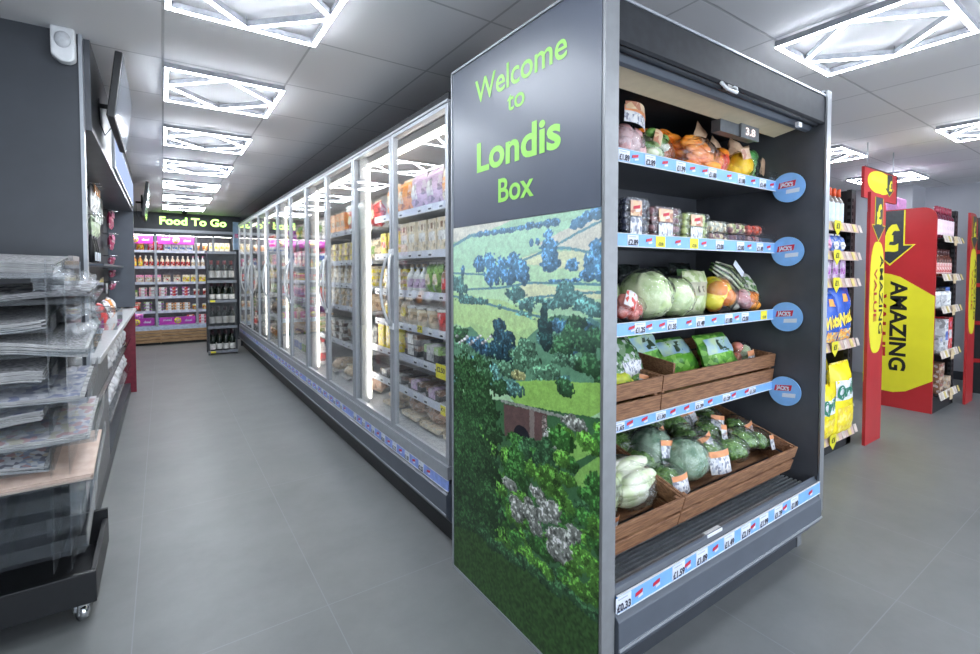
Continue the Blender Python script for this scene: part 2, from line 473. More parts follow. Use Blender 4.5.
('T','mgreen',0.864,0.544,0.035,0.028,0),
('T','mgreen',0.22,0.649,0.061,0.036,0),
('T','dgreen',0.158,0.539,0.057,0.05,0),
('T','lgreen',0.324,0.481,0.08,0.027,0),
('T','lgreen',0.222,0.641,0.081,0.034,0),
('T','mgreen',0.714,0.516,0.036,0.029,0),
('T','dgreen',0.672,0.495,0.063,0.028,0),
('T','dgreen',0.41,0.384,0.049,0.039,0),
('T','lgreen',0.783,0.571,0.031,0.033,0),
('T','dgreen',0.281,0.581,0.082,0.041,0),
('T','lgreen',0.794,0.787,0.051,0.032,0),
('T','lgreen',0.578,0.617,0.047,0.042,0),
('T','mgreen',0.361,0.295,0.068,0.044,0),
('T','mgreen',0.141,0.548,0.057,0.038,0),
('T','lgreen',0.431,0.604,0.075,0.043,0),
('T','lgreen',0.107,0.496,0.102,0.035,0),
('T','lgreen',0.823,0.369,0.028,0.021,0),
('T','mgreen',0.371,0.38,0.047,0.038,0),
('T','lgreen',0.413,0.617,0.064,0.038,0),
('T','mgreen',0.679,0.762,0.063,0.039,0),
('T','dgreen',0.847,0.586,0.036,0.025,0),
('T','dgreen',0.609,0.71,0.037,0.042,0),
('T','mgreen',0.579,0.524,0.057,0.043,0),
('T','mgreen',0.237,0.428,0.062,0.043,0),
('T','dgreen',0.255,0.354,0.076,0.042,0),
('T','dgreen',0.597,0.663,0.059,0.038,0),
('T','mgreen',0.841,0.617,0.031,0.023,0),
('T','lgreen',0.845,0.418,0.041,0.032,0),
('T','lgreen',0.25,0.612,0.089,0.036,0),
('T','lgreen',0.107,0.634,0.104,0.047,0),
('T','mgreen',0.443,0.332,0.051,0.035,0),
('T','lgreen',0.708,0.648,0.042,0.023,0),
('T','mgreen',0.269,0.411,0.097,0.038,0),
('T','mgreen',0.712,0.506,0.042,0.029,0),
('T','dgreen',0.6,0.495,0.051,0.038,0),
('T','mgreen',0.458,0.683,0.062,0.041,0),
('T','lgreen',0.173,0.587,0.077,0.047,0),
('T','mgreen',0.727,0.337,0.043,0.028,0),
('T','lgreen',0.743,0.339,0.054,0.028,0),
('T','lgreen',0.445,0.417,0.071,0.035,0),
('T','dgreen',0.701,0.326,0.059,0.026,0),
('T','dgreen',0.488,0.669,0.041,0.043,0),
('T','lgreen',0.64,0.409,0.055,0.039,0),
('T','mgreen',0.315,0.356,0.067,0.04,0),
('T','lgreen',0.665,0.52,0.061,0.031,0),
('T','mgreen',0.718,0.702,0.042,0.027,0),
('T','mgreen',0.699,0.497,0.056,0.038,0),
('T','mgreen',0.852,0.382,0.036,0.03,0),
('T','lgreen',0.725,0.388,0.054,0.035,0),
('T','lgreen',0.337,0.297,0.086,0.039,0),
('T','dgreen',0.779,0.587,0.038,0.022,0),
('T','lgreen',0.764,0.417,0.039,0.028,0),
('T','lgreen',0.505,0.611,0.065,0.025,0),
('T','dgreen',0.326,0.39,0.049,0.041,0),
('T','lgreen',0.259,0.677,0.074,0.032,0),
('T','mgreen',0.842,0.592,0.036,0.031,0),
('T','mgreen',0.604,0.371,0.058,0.038,0),
('T','lgreen',0.63,0.635,0.063,0.03,0),
('T','mgreen',0.696,0.324,0.034,0.036,0),
('T','lgreen',0.726,0.427,0.057,0.036,0),
('T','mgreen',0.767,0.454,0.044,0.029,0),
('T','lgreen',0.685,0.705,0.037,0.031,0),
('T','mgreen',0.79,0.557,0.039,0.031,0),
('T','mgreen',0.444,0.616,0.053,0.065,0),
('T','mgreen',0.444,0.568,0.077,0.051,0),
('T','white2',0.56,0.424,0.034,0.03,0),
('T','white2',0.658,0.395,0.046,0.029,0),
('T','white2',0.646,0.439,0.04,0.025,0),
('T','white2',0.523,0.492,0.029,0.022,0),
('T','white2',0.408,0.522,0.047,0.023,0),
('T','white2',0.74,0.492,0.039,0.023,0),
('T','white2',0.56,0.548,0.037,0.025,0),
('T','white2',0.45,0.428,0.039,0.029,0),
('T','white2',0.538,0.45,0.031,0.028,0),
('T','white2',0.45,0.467,0.051,0.025,0),
('T','white2',0.547,0.469,0.036,0.024,0),
('T','white2',0.699,0.46,0.043,0.025,0),
('T','white2',0.722,0.467,0.028,0.017,0),
('T','white2',0.681,0.425,0.044,0.023,0),
('T','white2',0.65,0.53,0.033,0.024,0),
('T','white2',0.643,0.496,0.036,0.019,0),
('T','white2',0.495,0.462,0.046,0.023,0),
('T','white2',0.449,0.451,0.038,0.022,0),
('T','white2',0.593,0.523,0.042,0.018,0),
('T','white2',0.69,0.39,0.024,0.022,0),
('T','white2',0.535,0.456,0.03,0.018,0),
('T','white2',0.663,0.457,0.032,0.021,0),
('T','white2',0.603,0.488,0.037,0.03,0),
('T','white2',0.715,0.417,0.032,0.02,0),
('T','white2',0.644,0.393,0.028,0.025,0),
('T','white2',0.633,0.52,0.041,0.027,0),
('T','lgreen',0.797,0.422,0.065,0.042,0),
('T','lgreen',0.578,0.291,0.073,0.041,0),
('T','lgreen',0.524,0.299,0.066,0.042,0),
('T','lgreen',0.844,0.549,0.05,0.041,0),
('T','lgreen',0.744,0.315,0.061,0.031,0),
('T','lgreen',0.677,0.245,0.075,0.033,0),
('T','lgreen',0.845,0.373,0.046,0.041,0),
('T','dtree',0.094,0.866,0.112,0.092,0),
('T','dtree',0.172,0.819,0.135,0.09,0),
('T','dtree',0.07,0.713,0.148,0.128,0),
('T','dtree',0.223,0.75,0.115,0.08,0),
('T','dtree',0.133,0.604,0.188,0.108,0),
('T','dtree',0.279,0.686,0.082,0.055,0),
('T','dtree',0.093,0.465,0.211,0.128,0),
('T','dtree',0.244,0.517,0.099,0.072,0),
('T','dtree',0.132,0.332,0.221,0.126,0),
('T','dtree',0.265,0.406,0.084,0.079,0),
('T','dtree',0.116,0.219,0.176,0.094,0),
('T','dtree',0.251,0.28,0.071,0.056,0),
('P','dgrass',[(-0.036,0.177),(0.208,0.24),(0.468,0.277),(0.676,0.278),(0.884,0.301),(0.893,0.167),(-0.039,-0.491)]),
('T','dgreen',0.244,0.256,0.057,0.024,0),
('T','dgreen',0.299,0.244,0.054,0.024,0),
('T','dgreen',0.352,0.258,0.052,0.023,0),
('T','dgreen',0.403,0.251,0.049,0.022,0),
('T','dgreen',0.451,0.249,0.047,0.022,0),
('T','dgreen',0.497,0.274,0.045,0.021,0),
('T','dgreen',0.541,0.268,0.043,0.021,0),
('T','dgreen',0.583,0.269,0.041,0.021,0),
('T','dgreen',0.624,0.263,0.039,0.02,0),
('T','dgreen',0.662,0.267,0.038,0.02,0),
('T','dgreen',0.699,0.287,0.036,0.019,0),
('T','dgreen',0.735,0.287,0.035,0.019,0),
('T','dgreen',0.77,0.284,0.034,0.019,0),
('T','dgreen',0.803,0.28,0.032,0.018,0),
('T','dgreen',0.835,0.282,0.031,0.018,0),
('T','dgreen',0.865,0.289,0.03,0.018,0),
('P','dgrass',[(-0.036,0.132),(0.208,0.199),(0.468,0.241),(0.677,0.245),(0.884,0.272),(0.893,0.167),(-0.039,-0.491)])]
# ------------------------------------------------------------------ the room
def floor_mat():
    m, nt, out = new_mat('grey_floor_tile')
    b = nt.nodes.new('ShaderNodeBsdfPrincipled')
    tc = nt.nodes.new('ShaderNodeTexCoord'); mp = nt.nodes.new('ShaderNodeMapping'); mp.inputs['Location'].default_value = (.11+.62*10, -.62+1.24*10, 0)
    br = nt.nodes.new('ShaderNodeTexBrick'); br.offset = 0; br.squash = 1
    br.inputs['Scale'].default_value = 1; br.inputs['Mortar Size'].default_value = .0022; br.inputs['Mortar Smooth'].default_value = .4
    br.inputs['Brick Width'].default_value = .62; br.inputs['Row Height'].default_value = 1.24
    n1 = nt.nodes.new('ShaderNodeTexNoise'); n1.inputs['Scale'].default_value = 2.2; n1.inputs['Detail'].default_value = 8; n1.inputs['Roughness'].default_value = .7
    cr = nt.nodes.new('ShaderNodeValToRGB')
    cr.color_ramp.elements[0].color = (.150,.158,.160,1); cr.color_ramp.elements[1].color = (.195,.203,.204,1)
    cr.color_ramp.elements[0].position = .3; cr.color_ramp.elements[1].position = .7
    nt.links.new(tc.outputs['Object'], mp.inputs[0]); nt.links.new(mp.outputs[0], br.inputs[0]); nt.links.new(tc.outputs['Object'], n1.inputs[0])
    nt.links.new(n1.outputs['Fac'], cr.inputs[0]); nt.links.new(cr.outputs[0], br.inputs['Color1']); nt.links.new(cr.outputs[0], br.inputs['Color2'])
    br.inputs['Mortar'].default_value = (.21,.225,.235,1)
    nt.links.new(br.outputs['Color'], b.inputs['Base Color']); b.inputs['Roughness'].default_value = .42
    b.inputs['Specular IOR Level'].default_value = .45
    n2 = nt.nodes.new('ShaderNodeTexNoise'); n2.inputs['Scale'].default_value = 120
    bp = nt.nodes.new('ShaderNodeBump'); bp.inputs['Strength'].default_value = .06
    nt.links.new(tc.outputs['Object'], n2.inputs[0]); nt.links.new(n2.outputs['Fac'], bp.inputs['Height']); nt.links.new(bp.outputs[0], b.inputs['Normal'])
    nt.links.new(b.outputs[0], out.inputs[0]); return m
def ceiling_mat():
    m, nt, out = new_mat('grey_ceiling_tile')
    b = nt.nodes.new('ShaderNodeBsdfPrincipled')
    tc = nt.nodes.new('ShaderNodeTexCoord'); mp = nt.nodes.new('ShaderNodeMapping'); mp.inputs['Location'].default_value = (-.02+5.6, -1.07+5.9, 0)
    br = nt.nodes.new('ShaderNodeTexBrick'); br.offset = 0; br.squash = 1
    br.inputs['Scale'].default_value = 1; br.inputs['Mortar Size'].default_value = .006; br.inputs['Mortar Smooth'].default_value = .3
    br.inputs['Brick Width'].default_value = .56; br.inputs['Row Height'].default_value = .59
    br.inputs['Color1'].default_value = (.72,.72,.735,1); br.inputs['Color2'].default_value = (.67,.672,.688,1); br.inputs['Mortar'].default_value = (.45,.455,.47,1)
    nt.links.new(tc.outputs['Object'], mp.inputs[0]); nt.links.new(mp.outputs[0], br.inputs[0]); nt.links.new(br.outputs['Color'], b.inputs['Base Color'])
    b.inputs['Roughness'].default_value = .6; b.inputs['Specular IOR Level'].default_value = .3
    bp = nt.nodes.new('ShaderNodeBump'); bp.inputs['Strength'].default_value = .4; bp.inputs['Distance'].default_value = .004; bp.invert = True
    nt.links.new(br.outputs['Fac'], bp.inputs['Height']); nt.links.new(bp.outputs[0], b.inputs['Normal'])
    nt.links.new(b.outputs[0], out.inputs[0]); return m
wallw = mat('grey_white_wall', (.42,.43,.47), .7, var=.03, scale=3)
structure(MB().box(-2.2, 9.2, -2.5, 11.6, -.1, 0, floor_mat()).build('floor'))
structure(MB().box(-2.2, 9.2, -2.5, 11.6, 2.33, 2.43, ceiling_mat()).build('ceiling'))
structure(MB().prism([(7.85,-2.5),(8.1,-2.5),(8.1,11.5),(7.36,11.5),(7.36,1.88),(7.85,1.88)], 0, 2.33, wallw, 'z').build('wall_right'))
structure(MB().box(-2.2, 9.2, 11.2, 11.4, 0, 2.33, mat('back_wall_paint', (.10,.11,.13), .6)).build('wall_back'))
structure(MB().box(-2.2, -2.0, -2.5, 11.2, 0, 2.33, slate).build('wall_left'))
structure(MB().box(7.835, 7.85, -2.5, 1.87, 0, .10, slate).build('baseboard_right'))

# lights: rectangle frame round a diamond, hung just under the ceiling
led = emis('led_tube', (.86,.92,1.0), 42.)
housing = mat('light_housing', (.30,.31,.34), .5)
def light_proto(loc, label):
    t = thing('ceiling_light', label, 'ceiling light', loc, 0, 'geometric LED ceiling lights')
    a = .265; z = -.035
    mid = [(-a,0),(0,a),(a,0),(0,-a)]; cor = [(-a,-a),(a,-a),(a,a),(-a,a)]
    hb, lb = MB(), MB()
    for P in (cor, mid):
        for i in range(4):
            p, q = Vector((*P[i],0)), Vector((*P[(i+1)%4],0)); d = (q-p); L = d.length; ang = math.atan2(d.y, d.x)
            M = Matrix.Translation((*p.xy, 0)) @ Matrix.Rotation(ang, 4, 'Z')
            w = .0065 if P is cor else .0055; e = .008 if P is cor else -.006
            hb.M = M; lb.M = M
            hb.box(-e, L+e, -w-.0025, w+.0025, z-.006, z+.020, housing)
            lb.box(-e, L+e, -w-.001, w+.001, z-.0095, z-.005, led)
    hb.M = Matrix(); 
    for x, y in ((-a,0),(a,0),(0,a),(0,-a)): hb.tube([(x*.96,y*.96,z+.02),(x*.96,y*.96,0)], .002, housing, 5)
    hb.build('light_frame', t); lb.build('light_tubes', t)
    return t
L0 = None
def add_light(cx, cy, lab):
    global L0
    if L0 is None: L0 = light_proto((cx,cy,2.33), lab)
    else: dup(L0, (cx,cy,2.33), 0, lab)
rows = ['cut by the top edge of the picture', 'second along the aisle', 'third along the aisle', 'fourth along the aisle', 'fifth along the aisle', 'sixth along the aisle', 'last before the Food To Go sign']
for k, r_ in enumerate(rows): add_light(.30, 1.93+1.18*k, 'diamond-pattern LED ceiling light over the aisle, '+r_)
add_light(2.53, .79, 'large diamond LED ceiling light above the vegetable cabinet end, top right')
add_light(4.78, .76, 'diamond LED ceiling light at the right picture edge')
add_light(4.78, 1.87, 'diamond LED ceiling light seen just past the vegetable cabinet top')
add_light(6.47, 1.87, 'diamond LED ceiling light behind the small hanging red and yellow sign')
for x, y in ((.3,.75),(2.53,-.4),(4.78,-.4)): add_light(x, y, 'diamond LED ceiling light overhead out of view')
# dome camera
t = thing('dome_camera', 'small black dome camera on the ceiling before the Food To Go sign', 'camera', (.33,9.75,2.33))
MB().lathe([(.05,-.02),(.05,0)], slate, 16).build('mount_ring', t)
MB().blob((0,0,-.02), (.042,.042,.05), black, seg=16).build('dome', t)
# ------------------------------------------------------------------ welcome panel with the landscape print
def mural_mesh():
    W, HH = .845, 1.482; nx, nz = 360, 630
    rng = np.random.RandomState(3)
    S, Tz = np.meshgrid(np.linspace(0, W, nx), np.linspace(0, HH, nz))
    def vn(freq, seed):
        r = np.random.RandomState(seed); g = r.rand(int(HH*freq)+3, int(W*freq)+3)
        x = S*freq; y = Tz*freq; xi = x.astype(int); yi = y.astype(int); fx = x-xi; fy = y-yi
        fx = fx*fx*(3-2*fx); fy = fy*fy*(3-2*fy)
        return (g[yi,xi]*(1-fx)+g[yi,xi+1]*fx)*(1-fy)+(g[yi+1,xi]*(1-fx)+g[yi+1,xi+1]*fx)*fy
    nA = vn(18,1); nB = vn(55,2); nC = vn(120,3); nD = vn(240,4); nE = vn(350,5)
    leaf = .25*nB+.35*nC+.25*nD+.15*nE; edge = (.5*nB+.5*nC)-.5
    K = dict(field=(.42,.66,.40), fieldA=(.46,.72,.46), fieldB=(.52,.76,.44), fieldC=(.50,.72,.30), fieldD=(.44,.66,.28), tan=(.72,.66,.52), cream=(.74,.76,.46),
             hedge=(.10,.26,.30), blue=(.10,.27,.48), blue2=(.08,.22,.34), teal=(.12,.30,.27), mid=(.13,.30,.18), dgreen=(.05,.15,.06), navy=(.03,.10,.14), dark=(.012,.05,.045),
             white=(.75,.76,.78), grass=(.30,.56,.12), grass2=(.26,.52,.12), olive=(.45,.46,.20), brick=(.13,.075,.07), stone=(.26,.28,.25), black=(.012,.012,.02), stoneT=(.24,.20,.18),
             white2=(.56,.60,.54), mgreen=(.06,.22,.045), lgreen=(.12,.34,.05), dtree=(.030,.095,.030), dgrass=(.035,.095,.022))
    img = np.zeros((nz, nx, 3)); img[:] = K['dgreen']
    def poly(pts):
        ins = np.zeros(S.shape, bool); n = len(pts)
        s_ = S+edge*.008; t_ = Tz+edge*.008
        for i in range(n):
            (x1,y1),(x2,y2) = pts[i], pts[(i+1)%n]
            if y1 == y2: continue
            c = ((y1 > t_) != (y2 > t_)) & (s_ < (x2-x1)*(t_-y1)/(y2-y1)+x1); ins ^= c
        return ins
    for o in MURAL:
        col = np.array(K[o[1]])
        if o[0] == 'P':
            mk = poly(o[2]); sh = (.80+.22*nB+.18*nC) if o[1] not in ('dgrass',) else (.4+1.2*nC)
            if o[1] == 'dgrass': mk = poly([(a,b) for a,b in o[2]])
            img[mk] = (col[None,None,:]*sh[:,:,None])[mk]
        elif o[0] == 'L':
            for (x1,y1),(x2,y2) in zip(o[3], o[3][1:]):
                dx, dy = x2-x1, y2-y1; tt = np.clip(((S-x1)*dx+(Tz-y1)*dy)/(dx*dx+dy*dy+1e-9), 0, 1)
                d = np.hypot(S-x1-tt*dx, Tz-y1-tt*dy)
                mk = d < o[2]*(.35+.6*nC); img[mk] = (col[None,None,:]*(.6+.8*nC)[:,:,None])[mk]
        else:
            _, _, cx, cz, rx, rz, k = o
            dd = ((S-cx)/rx)**2+((Tz-cz)/rz)**2
            mk = dd+(0 if k else edge*1.7) < 1
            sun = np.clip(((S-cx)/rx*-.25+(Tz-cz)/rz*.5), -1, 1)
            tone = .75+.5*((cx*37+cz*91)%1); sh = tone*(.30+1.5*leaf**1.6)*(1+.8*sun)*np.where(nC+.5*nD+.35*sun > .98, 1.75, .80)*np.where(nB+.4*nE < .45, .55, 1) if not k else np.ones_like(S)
            q = col[None,None,:]*sh[:,:,None]
            if o[1] in ('white2',): q = q*.75+np.where((nC > .55)[:,:,None], .10, -.02)
            img[mk] = np.clip(q, 0, 1)[mk]
    # far distance is paler
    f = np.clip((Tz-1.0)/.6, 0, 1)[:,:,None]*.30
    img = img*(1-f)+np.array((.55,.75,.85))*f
    img = np.clip(img*(.86+.28*nE)[:,:,None], 0.003, 1)
    me = bpy.data.meshes.new('landscape_print')
    v = np.stack([S, np.zeros_like(S), Tz], -1).reshape(-1,3)
    idx = np.arange(nx*nz).reshape(nz, nx)
    q = np.stack([idx[:-1,:-1], idx[:-1,1:], idx[1:,1:], idx[1:,:-1]], -1).reshape(-1,4)
    me.vertices.add(len(v)); me.vertices.foreach_set('co', v.ravel().astype(np.float32))
    me.loops.add(q.size); me.loops.foreach_set('vertex_index', q.ravel().astype(np.int32))
    me.polygons.add(len(q)); me.polygons.foreach_set('loop_start', (np.arange(len(q))*4).astype(np.int32))
    me.update(calc_edges=True)
    at = me.color_attributes.new('print', 'FLOAT_COLOR', 'POINT')
    at.data.foreach_set('color', np.concatenate([img.reshape(-1,3), np.ones((nx*nz,1))], 1).ravel().astype(np.float32))
    m, nt, out = new_mat('landscape_ink')
    b = nt.nodes.new('ShaderNodeBsdfPrincipled'); a = nt.nodes.new('ShaderNodeAttribute'); a.attribute_name = 'print'
    b.inputs['Roughness'].default_value = .4; b.inputs['Specular IOR Level'].default_value = .4
    nt.links.new(a.outputs['Color'], b.inputs['Base Color']); nt.links.new(b.outputs[0], out.inputs[0])
    me.materials.append(m)
    return me
# local frame: x runs along the panel (0 at the far edge), -y faces the aisle
wp = thing('welcome_panel', 'tall end panel with green welcome lettering above a countryside print', 'sign panel', (1.034,1.79,0), -PI/2)
b = MB().box(-.004, .845, .003, .050, .012, 2.135, silver).build('panel_frame', wp)
MB().box(.004, .838, 0, .0025, 1.484, 2.131, mat('slate_vinyl', (.085,.10,.135), .36, var=.05, scale=3, spec=.7)).build('upper_board', wp)
lt = MB()
def wt(s, Y0, Y1, z, h, bold=.012):
    lt.text(s, lime, Matrix.Translation((1.79-(Y0+Y1)/2, -.0015, z)), width=abs(Y0-Y1), height=h, bold=bold)
wt('Welcome', 1.612, 1.092, 1.958, .092, .010); wt('to', 1.40, 1.300, 1.872, .073, .010)
wt('Londis', 1.600, 1.118, 1.690, .113, .028); wt('Box', 1.455, 1.250, 1.555, .088, .018)
lt.build('lettering', wp)
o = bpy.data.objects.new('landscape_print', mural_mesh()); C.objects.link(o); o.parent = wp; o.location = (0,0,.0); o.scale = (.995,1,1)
MB().box(.845, .8555, -.003, .052, .0, 2.14, mat('panel_edge_grey',(.26,.27,.28),.42,.3,var=.04)).box(-.012, -.004, -.003, .052, 0, 2.14, silver2).box(-.012, .855, -.003, .052, 2.135, 2.143, silver2).box(-.004,.845,-.002,.002,0,.012,silver2).build('edge_trim', wp)
# ------------------------------------------------------------------ vegetable cabinet
pc = thing('display_cabinet', 'dark open vegetable cabinet with blue price rails beside the welcome panel', 'display cabinet', (1.09,.94,0))
W_ = 1.385
b = MB(); b.box(0, W_-.01, .62, .845, .10, 2.07, slate_dk).box(0, W_-.01, .10, .62, .10, .25, slate_dk).box(0, .012, .01, .62, .1, 2.07, slate_dk); b.build('cabinet_body', pc)
prof = [(0,2.10),(.845,2.10),(.845,.12),(.07,.12),(.03,.135),(.008,.165),(0,.20)]
MB().prism(prof, W_-.015, W_+.018, slate_dk).build('side_panel', pc, bev=.003)
tr = MB(); tp = [(-.003,2.105),(-.003,.20),(.005,.16),(.03,.13),(.07,.115)]
for i in range(len(tp)-1):
    (a,b_),(c,d) = tp[i], tp[i+1]
    tr.prism([(a,b_),(c,d),(c-.006,d-.004),(a-.006,b_)] if i else [(a,b_),(a,d),(a-.008,d),(a-.008,b_)], W_-.018, W_+.022, silver)
tr.box(W_-.018, W_+.022, -.010, .845, 2.10, 2.106, silver2)
tr.build('side_trim', pc)
cn = MB()
cn.prism([(0,2.085),(0,1.965),(.008,1.957),(.018,1.962),(.02,1.985),(.62,1.985),(.62,2.085)], 0, W_-.015, fascia_blk)
cn.prism([(.048,1.985),(.05,1.958),(.062,1.942),(.078,1.938),(.082,1.985)], 0, W_-.015, slate_mid)
cn.box(0, W_-.015, -.004, 0, 2.079, 2.087, silver2)
cn.build('canopy', pc)
MB().prism([(.082,1.955),(.195,1.935),(.205,1.985),(.082,1.985)], .002, W_-.06, mat('cream_lamp_cover', (.44,.39,.28), .5, var=.03, emit=.10)).build('lamp_cover', pc)
nb = MB().tube([(.01,.034,1.966),(W_-.02,.034,1.966)], .013, slate, 12); nb = nb.build('night_blind', pc)
h = MB(); h.tube([(.53,.0,1.957),(.55,-.012,1.935),(.61,-.012,1.935),(.63,.0,1.957),(.60,.014,1.968),(.56,.014,1.968)], .006, white, 8, True); h.box(.565,.595,-.004,.02,1.948,1.96, black); h.build('blind_handle', nb)
MB().box(1.19,1.22,.03,.045,1.925,1.945,white).build('blind_clip', nb)
# thermometer
td = MB().box(.84, 1.135, .18, .22, 1.885, 1.935, mat('grey_housing',(.10,.11,.12),.4)).build('thermometer_housing', pc)
t2 = MB().box(.985, 1.135, .170, .181, 1.880, 1.940, mat('thermometer_face',(.16,.17,.18),.3)); t2.text('3.8', emis('digit_glow',(1,.80,.78),1.0), T3(1.06,.168,1.895), width=.08, height=.032, bold=.02); t2.build('thermometer_display', td)
# shelves and rails
def logo(m, x, y, z, s=1., slant=.12):
    m.prism([(x-.018*s,z-.002*s),(x+.016*s,z+.004*s),(x+.018*s,z+.015*s),(x-.016*s,z+.009*s)], y-.0012, y, red, 'y')
    m.prism([(x-.004*s,z-.010*s),(x+.018*s,z-.006*s),(x+.018*s,z+.0015*s),(x-.004*s,z-.003*s)], y-.0012, y, ticket, 'y')
def rail_mesh(tk, ye, lg, prices, length, hgt=.044, z=0, y=0, tw=.030, base=None):
    m = MB(); m.box(0, length, y, y+.006, z, z+hgt, base or railblue)
    m.box(0, length, y-.002, y+.004, z-.003, z, white); m.box(0, length, y-.002, y+.004, z+hgt, z+hgt+.002, white)
    for x, p in zip(tk, prices):
        m.box(x-tw, x+tw, y-.0015, y, z+.003, z+hgt-.003, ticket)
        m.text(p, ink, T3(x,y-.003,z+.005), width=tw*1.8, height=hgt*.46, bold=.035)
        m.box(x-tw*.7, x+tw*.5, y-.0022, y-.0015, z+hgt-.011, z+hgt-.008, mat('pale_print',(.45,.5,.62),.5))
    for x in ye:
        m.box(x-tw*.95, x+tw*.95, y-.0015, y, z+.002, z+hgt-.002, yellow_t)
        m.text('£2.00', ink, T3(x,y-.003,z+.008), width=tw*1.0, height=.012, bold=.02)
    for x in lg: logo(m, x, y-.0012, z+hgt*.45, .95)
    return m
SH = [(1.683, [.252,.396,.583,.802,1.03,1.216], [], [.311,.483,.66,.746,.929,1.129,1.302], ['£1.89','£2.89','£1.99','£1.00','£1.00','£1.49']),
      (1.388, [.303,.864,1.03,1.199], [.462,.678], [.393,.57,.746,1.105,1.281], ['£2.89','£2.00','£2.00','£1.49']),
      (1.070, [.347,.537,.729,.943,1.079], [1.248], [.3,.399,.476,.649,.829,1.007], ['£1.25','£1.35','£1.49','£1.00','£2.00']),
      (.730, [.236,.476,.73,.935,1.154], [], [.295,.378,.55,.641,.808,.993,1.103], ['£1.65','£1.00','£1.39','£1.29','£1.50'])]
wire = mat('wire_riser', (.45,.45,.47), .3, .8)
for z, tk, ye, lg, pr in SH:
    s = MB().box(.012, W_-.016, .20, .62, z+.012, z+.030, slate_dk).build('shelf', pc)
    rail_mesh(tk, ye, lg, pr, W_-.018, y=.19, z=z, hgt=.044 if z > .8 else .034).build('price_rail', s)
MB().box(1.28,1.365,.19,.192,1.727,1.77,acrylic).build('clear_riser', pc); MB().box(1.0,1.365,.19,.192,1.432,1.475,acrylic).build('clear_riser', pc)
# lower front
lf = MB()
lf.prism([(.01,.36),(.01,.345),(-.004,.338),(-.006,.292),(.0,.280),(-.018,.262),(-.02,.18),(-.012,.155),(.0,.145),(.03,.10),(.055,.085),(.20,.085),(.20,.25),(.03,.30)], 0, W_-.014, slate_mid)
lf.build('front_fascia', pc, bev=.002)
MB().box(0, W_-.014, -.024, -.018, .176, .184, silver2).build('bump_strip', pc)
MB().box(0, W_-.03, .075, .80, 0, .10, slate).box(W_-.03,W_+.01,.07,.12,0,.12,mat('grey_foot',(.16,.17,.18),.5)).build('kick_plate', pc)
rail_mesh([.027,.299,.432,.606,.722,.859,.977,1.119], [], [.097,.182,.348,.515,.774,1.032,1.271], ['£0.33','£1.59','£1.09','£1.49','£2.19','£1.99','£1.39','£1.00'], W_-.016, y=-.012, z=.288, hgt=.050, tw=.034).build('lower_price_rail', pc)
g = MB(); g.box(.01, W_-.016, .015, .20, .25, .30, black)
for k in range(8): g.box(.01, W_-.016, .026+k*.019, .034+k*.019, .300, .314, mat('grille_slat',(.30,.31,.32),.35))
g.build('air_grille', pc)
MB().prism([(.03,.312),(.15,.345),(.15,.349),(.03,.316)], .05, W_-.06, acrylic).box(.05,W_-.06,.028,.032,.312,.33,acrylic).build('clear_guard', pc)
MB().box(.50,.60,.008,.03,.338,.356,white).build('rail_clip', pc, bev=.004)
# round discs on the right side wall, facing the panel
discblue = mat('disc_blue', (.24,.50,.88), .4, var=.04)
for z in (1.692,1.392,1.083,.728):
    d = MB(); d.M = T3(W_-.040,.135,z, rz=math.radians(-84)) @ Matrix.Scale(.86,4)
    d.lathe([(.067,0),(.067,.006)], discblue, 40); 
    n = len(d.v)
    d.v = []; d.f = []; d.mi = []; d.sm = []
    ring = [(.080*math.cos(2*PI*k/44), .080*math.sin(2*PI*k/44)) for k in range(44)]
    d.prism(ring, 0, .008, discblue, 'y')
    d.prism([(-.052,-.004),(.030,.006),(.036,.038),(-.046,.028)], -.0015, 0, red, 'y')
    d.text("JACK'S", ticket, d.M.inverted() @ d.M @ T3(-.009,-.003,.007), width=.064, height=.021, bold=.05)
    d.prism([(-.012,-.034),(.052,-.028),(.054,-.006),(-.010,-.012)], -.0014, 0, ticket, 'y')
    d.prism([(.03,-.01),(.05,-.01),(.05,.01),(.03,.01)], .008, .03, slate, 'y')
    d.build('brand_disc', pc)

# ------------------------------------------------------------------ crates and vegetables
def crate(loc, w, d, h, tilt, label, wd=wood, planks=2, rz=0):
    t = MB(); th = .011; gap = .012; ph = (h-gap*(planks-1))/planks
    for k in range(planks):
        z0 = k*(ph+gap)
        t.box(0, w, 0, th, z0, z0+ph, wd).box(0, w, d-th, d, z0, z0+ph, wd)
        t.box(0, th, th+.001, d-th-.001, z0, z0+ph, wd).box(w-th, w, th+.001, d-th-.001, z0, z0+ph, wd)
    n = max(3, int(d/.08))
    for k in range(n): t.box(th, w-th, th+.002+k*(d-2*th)/n, th+(k+.85)*(d-2*th)/n, -.002, .008, wd)
    for x in (th, w-th-.018):
        for y in (th, d-th-.018): t.box(x, x+.018, y, y+.018, .005, h-.004, wd)
    o = t.build('wooden_crate', bev=.0025, loc=loc); o.rotation_euler = (tilt, 0, rz)
    return tag(o, label, 'crate')
X0 = 1.09
crate((1.105,1.135,.765), .462, .40, .135, .10, 'brown wooden crate on the fourth shelf holding yellow-green and dark leafy bags')
crate((1.572,1.135,.765), .875, .40, .135, .10, 'brown wooden crate on the fourth shelf holding green salad bags')
crate((1.105,1.018,.385), .405, .46, .118, .28, 'brown wooden crate low in the cabinet holding pale leeks and lettuce')
crate((1.515,1.018,.385), .860, .46, .118, .28, 'wide tilted wooden crate low in the cabinet holding wrapped broccoli and cabbage')

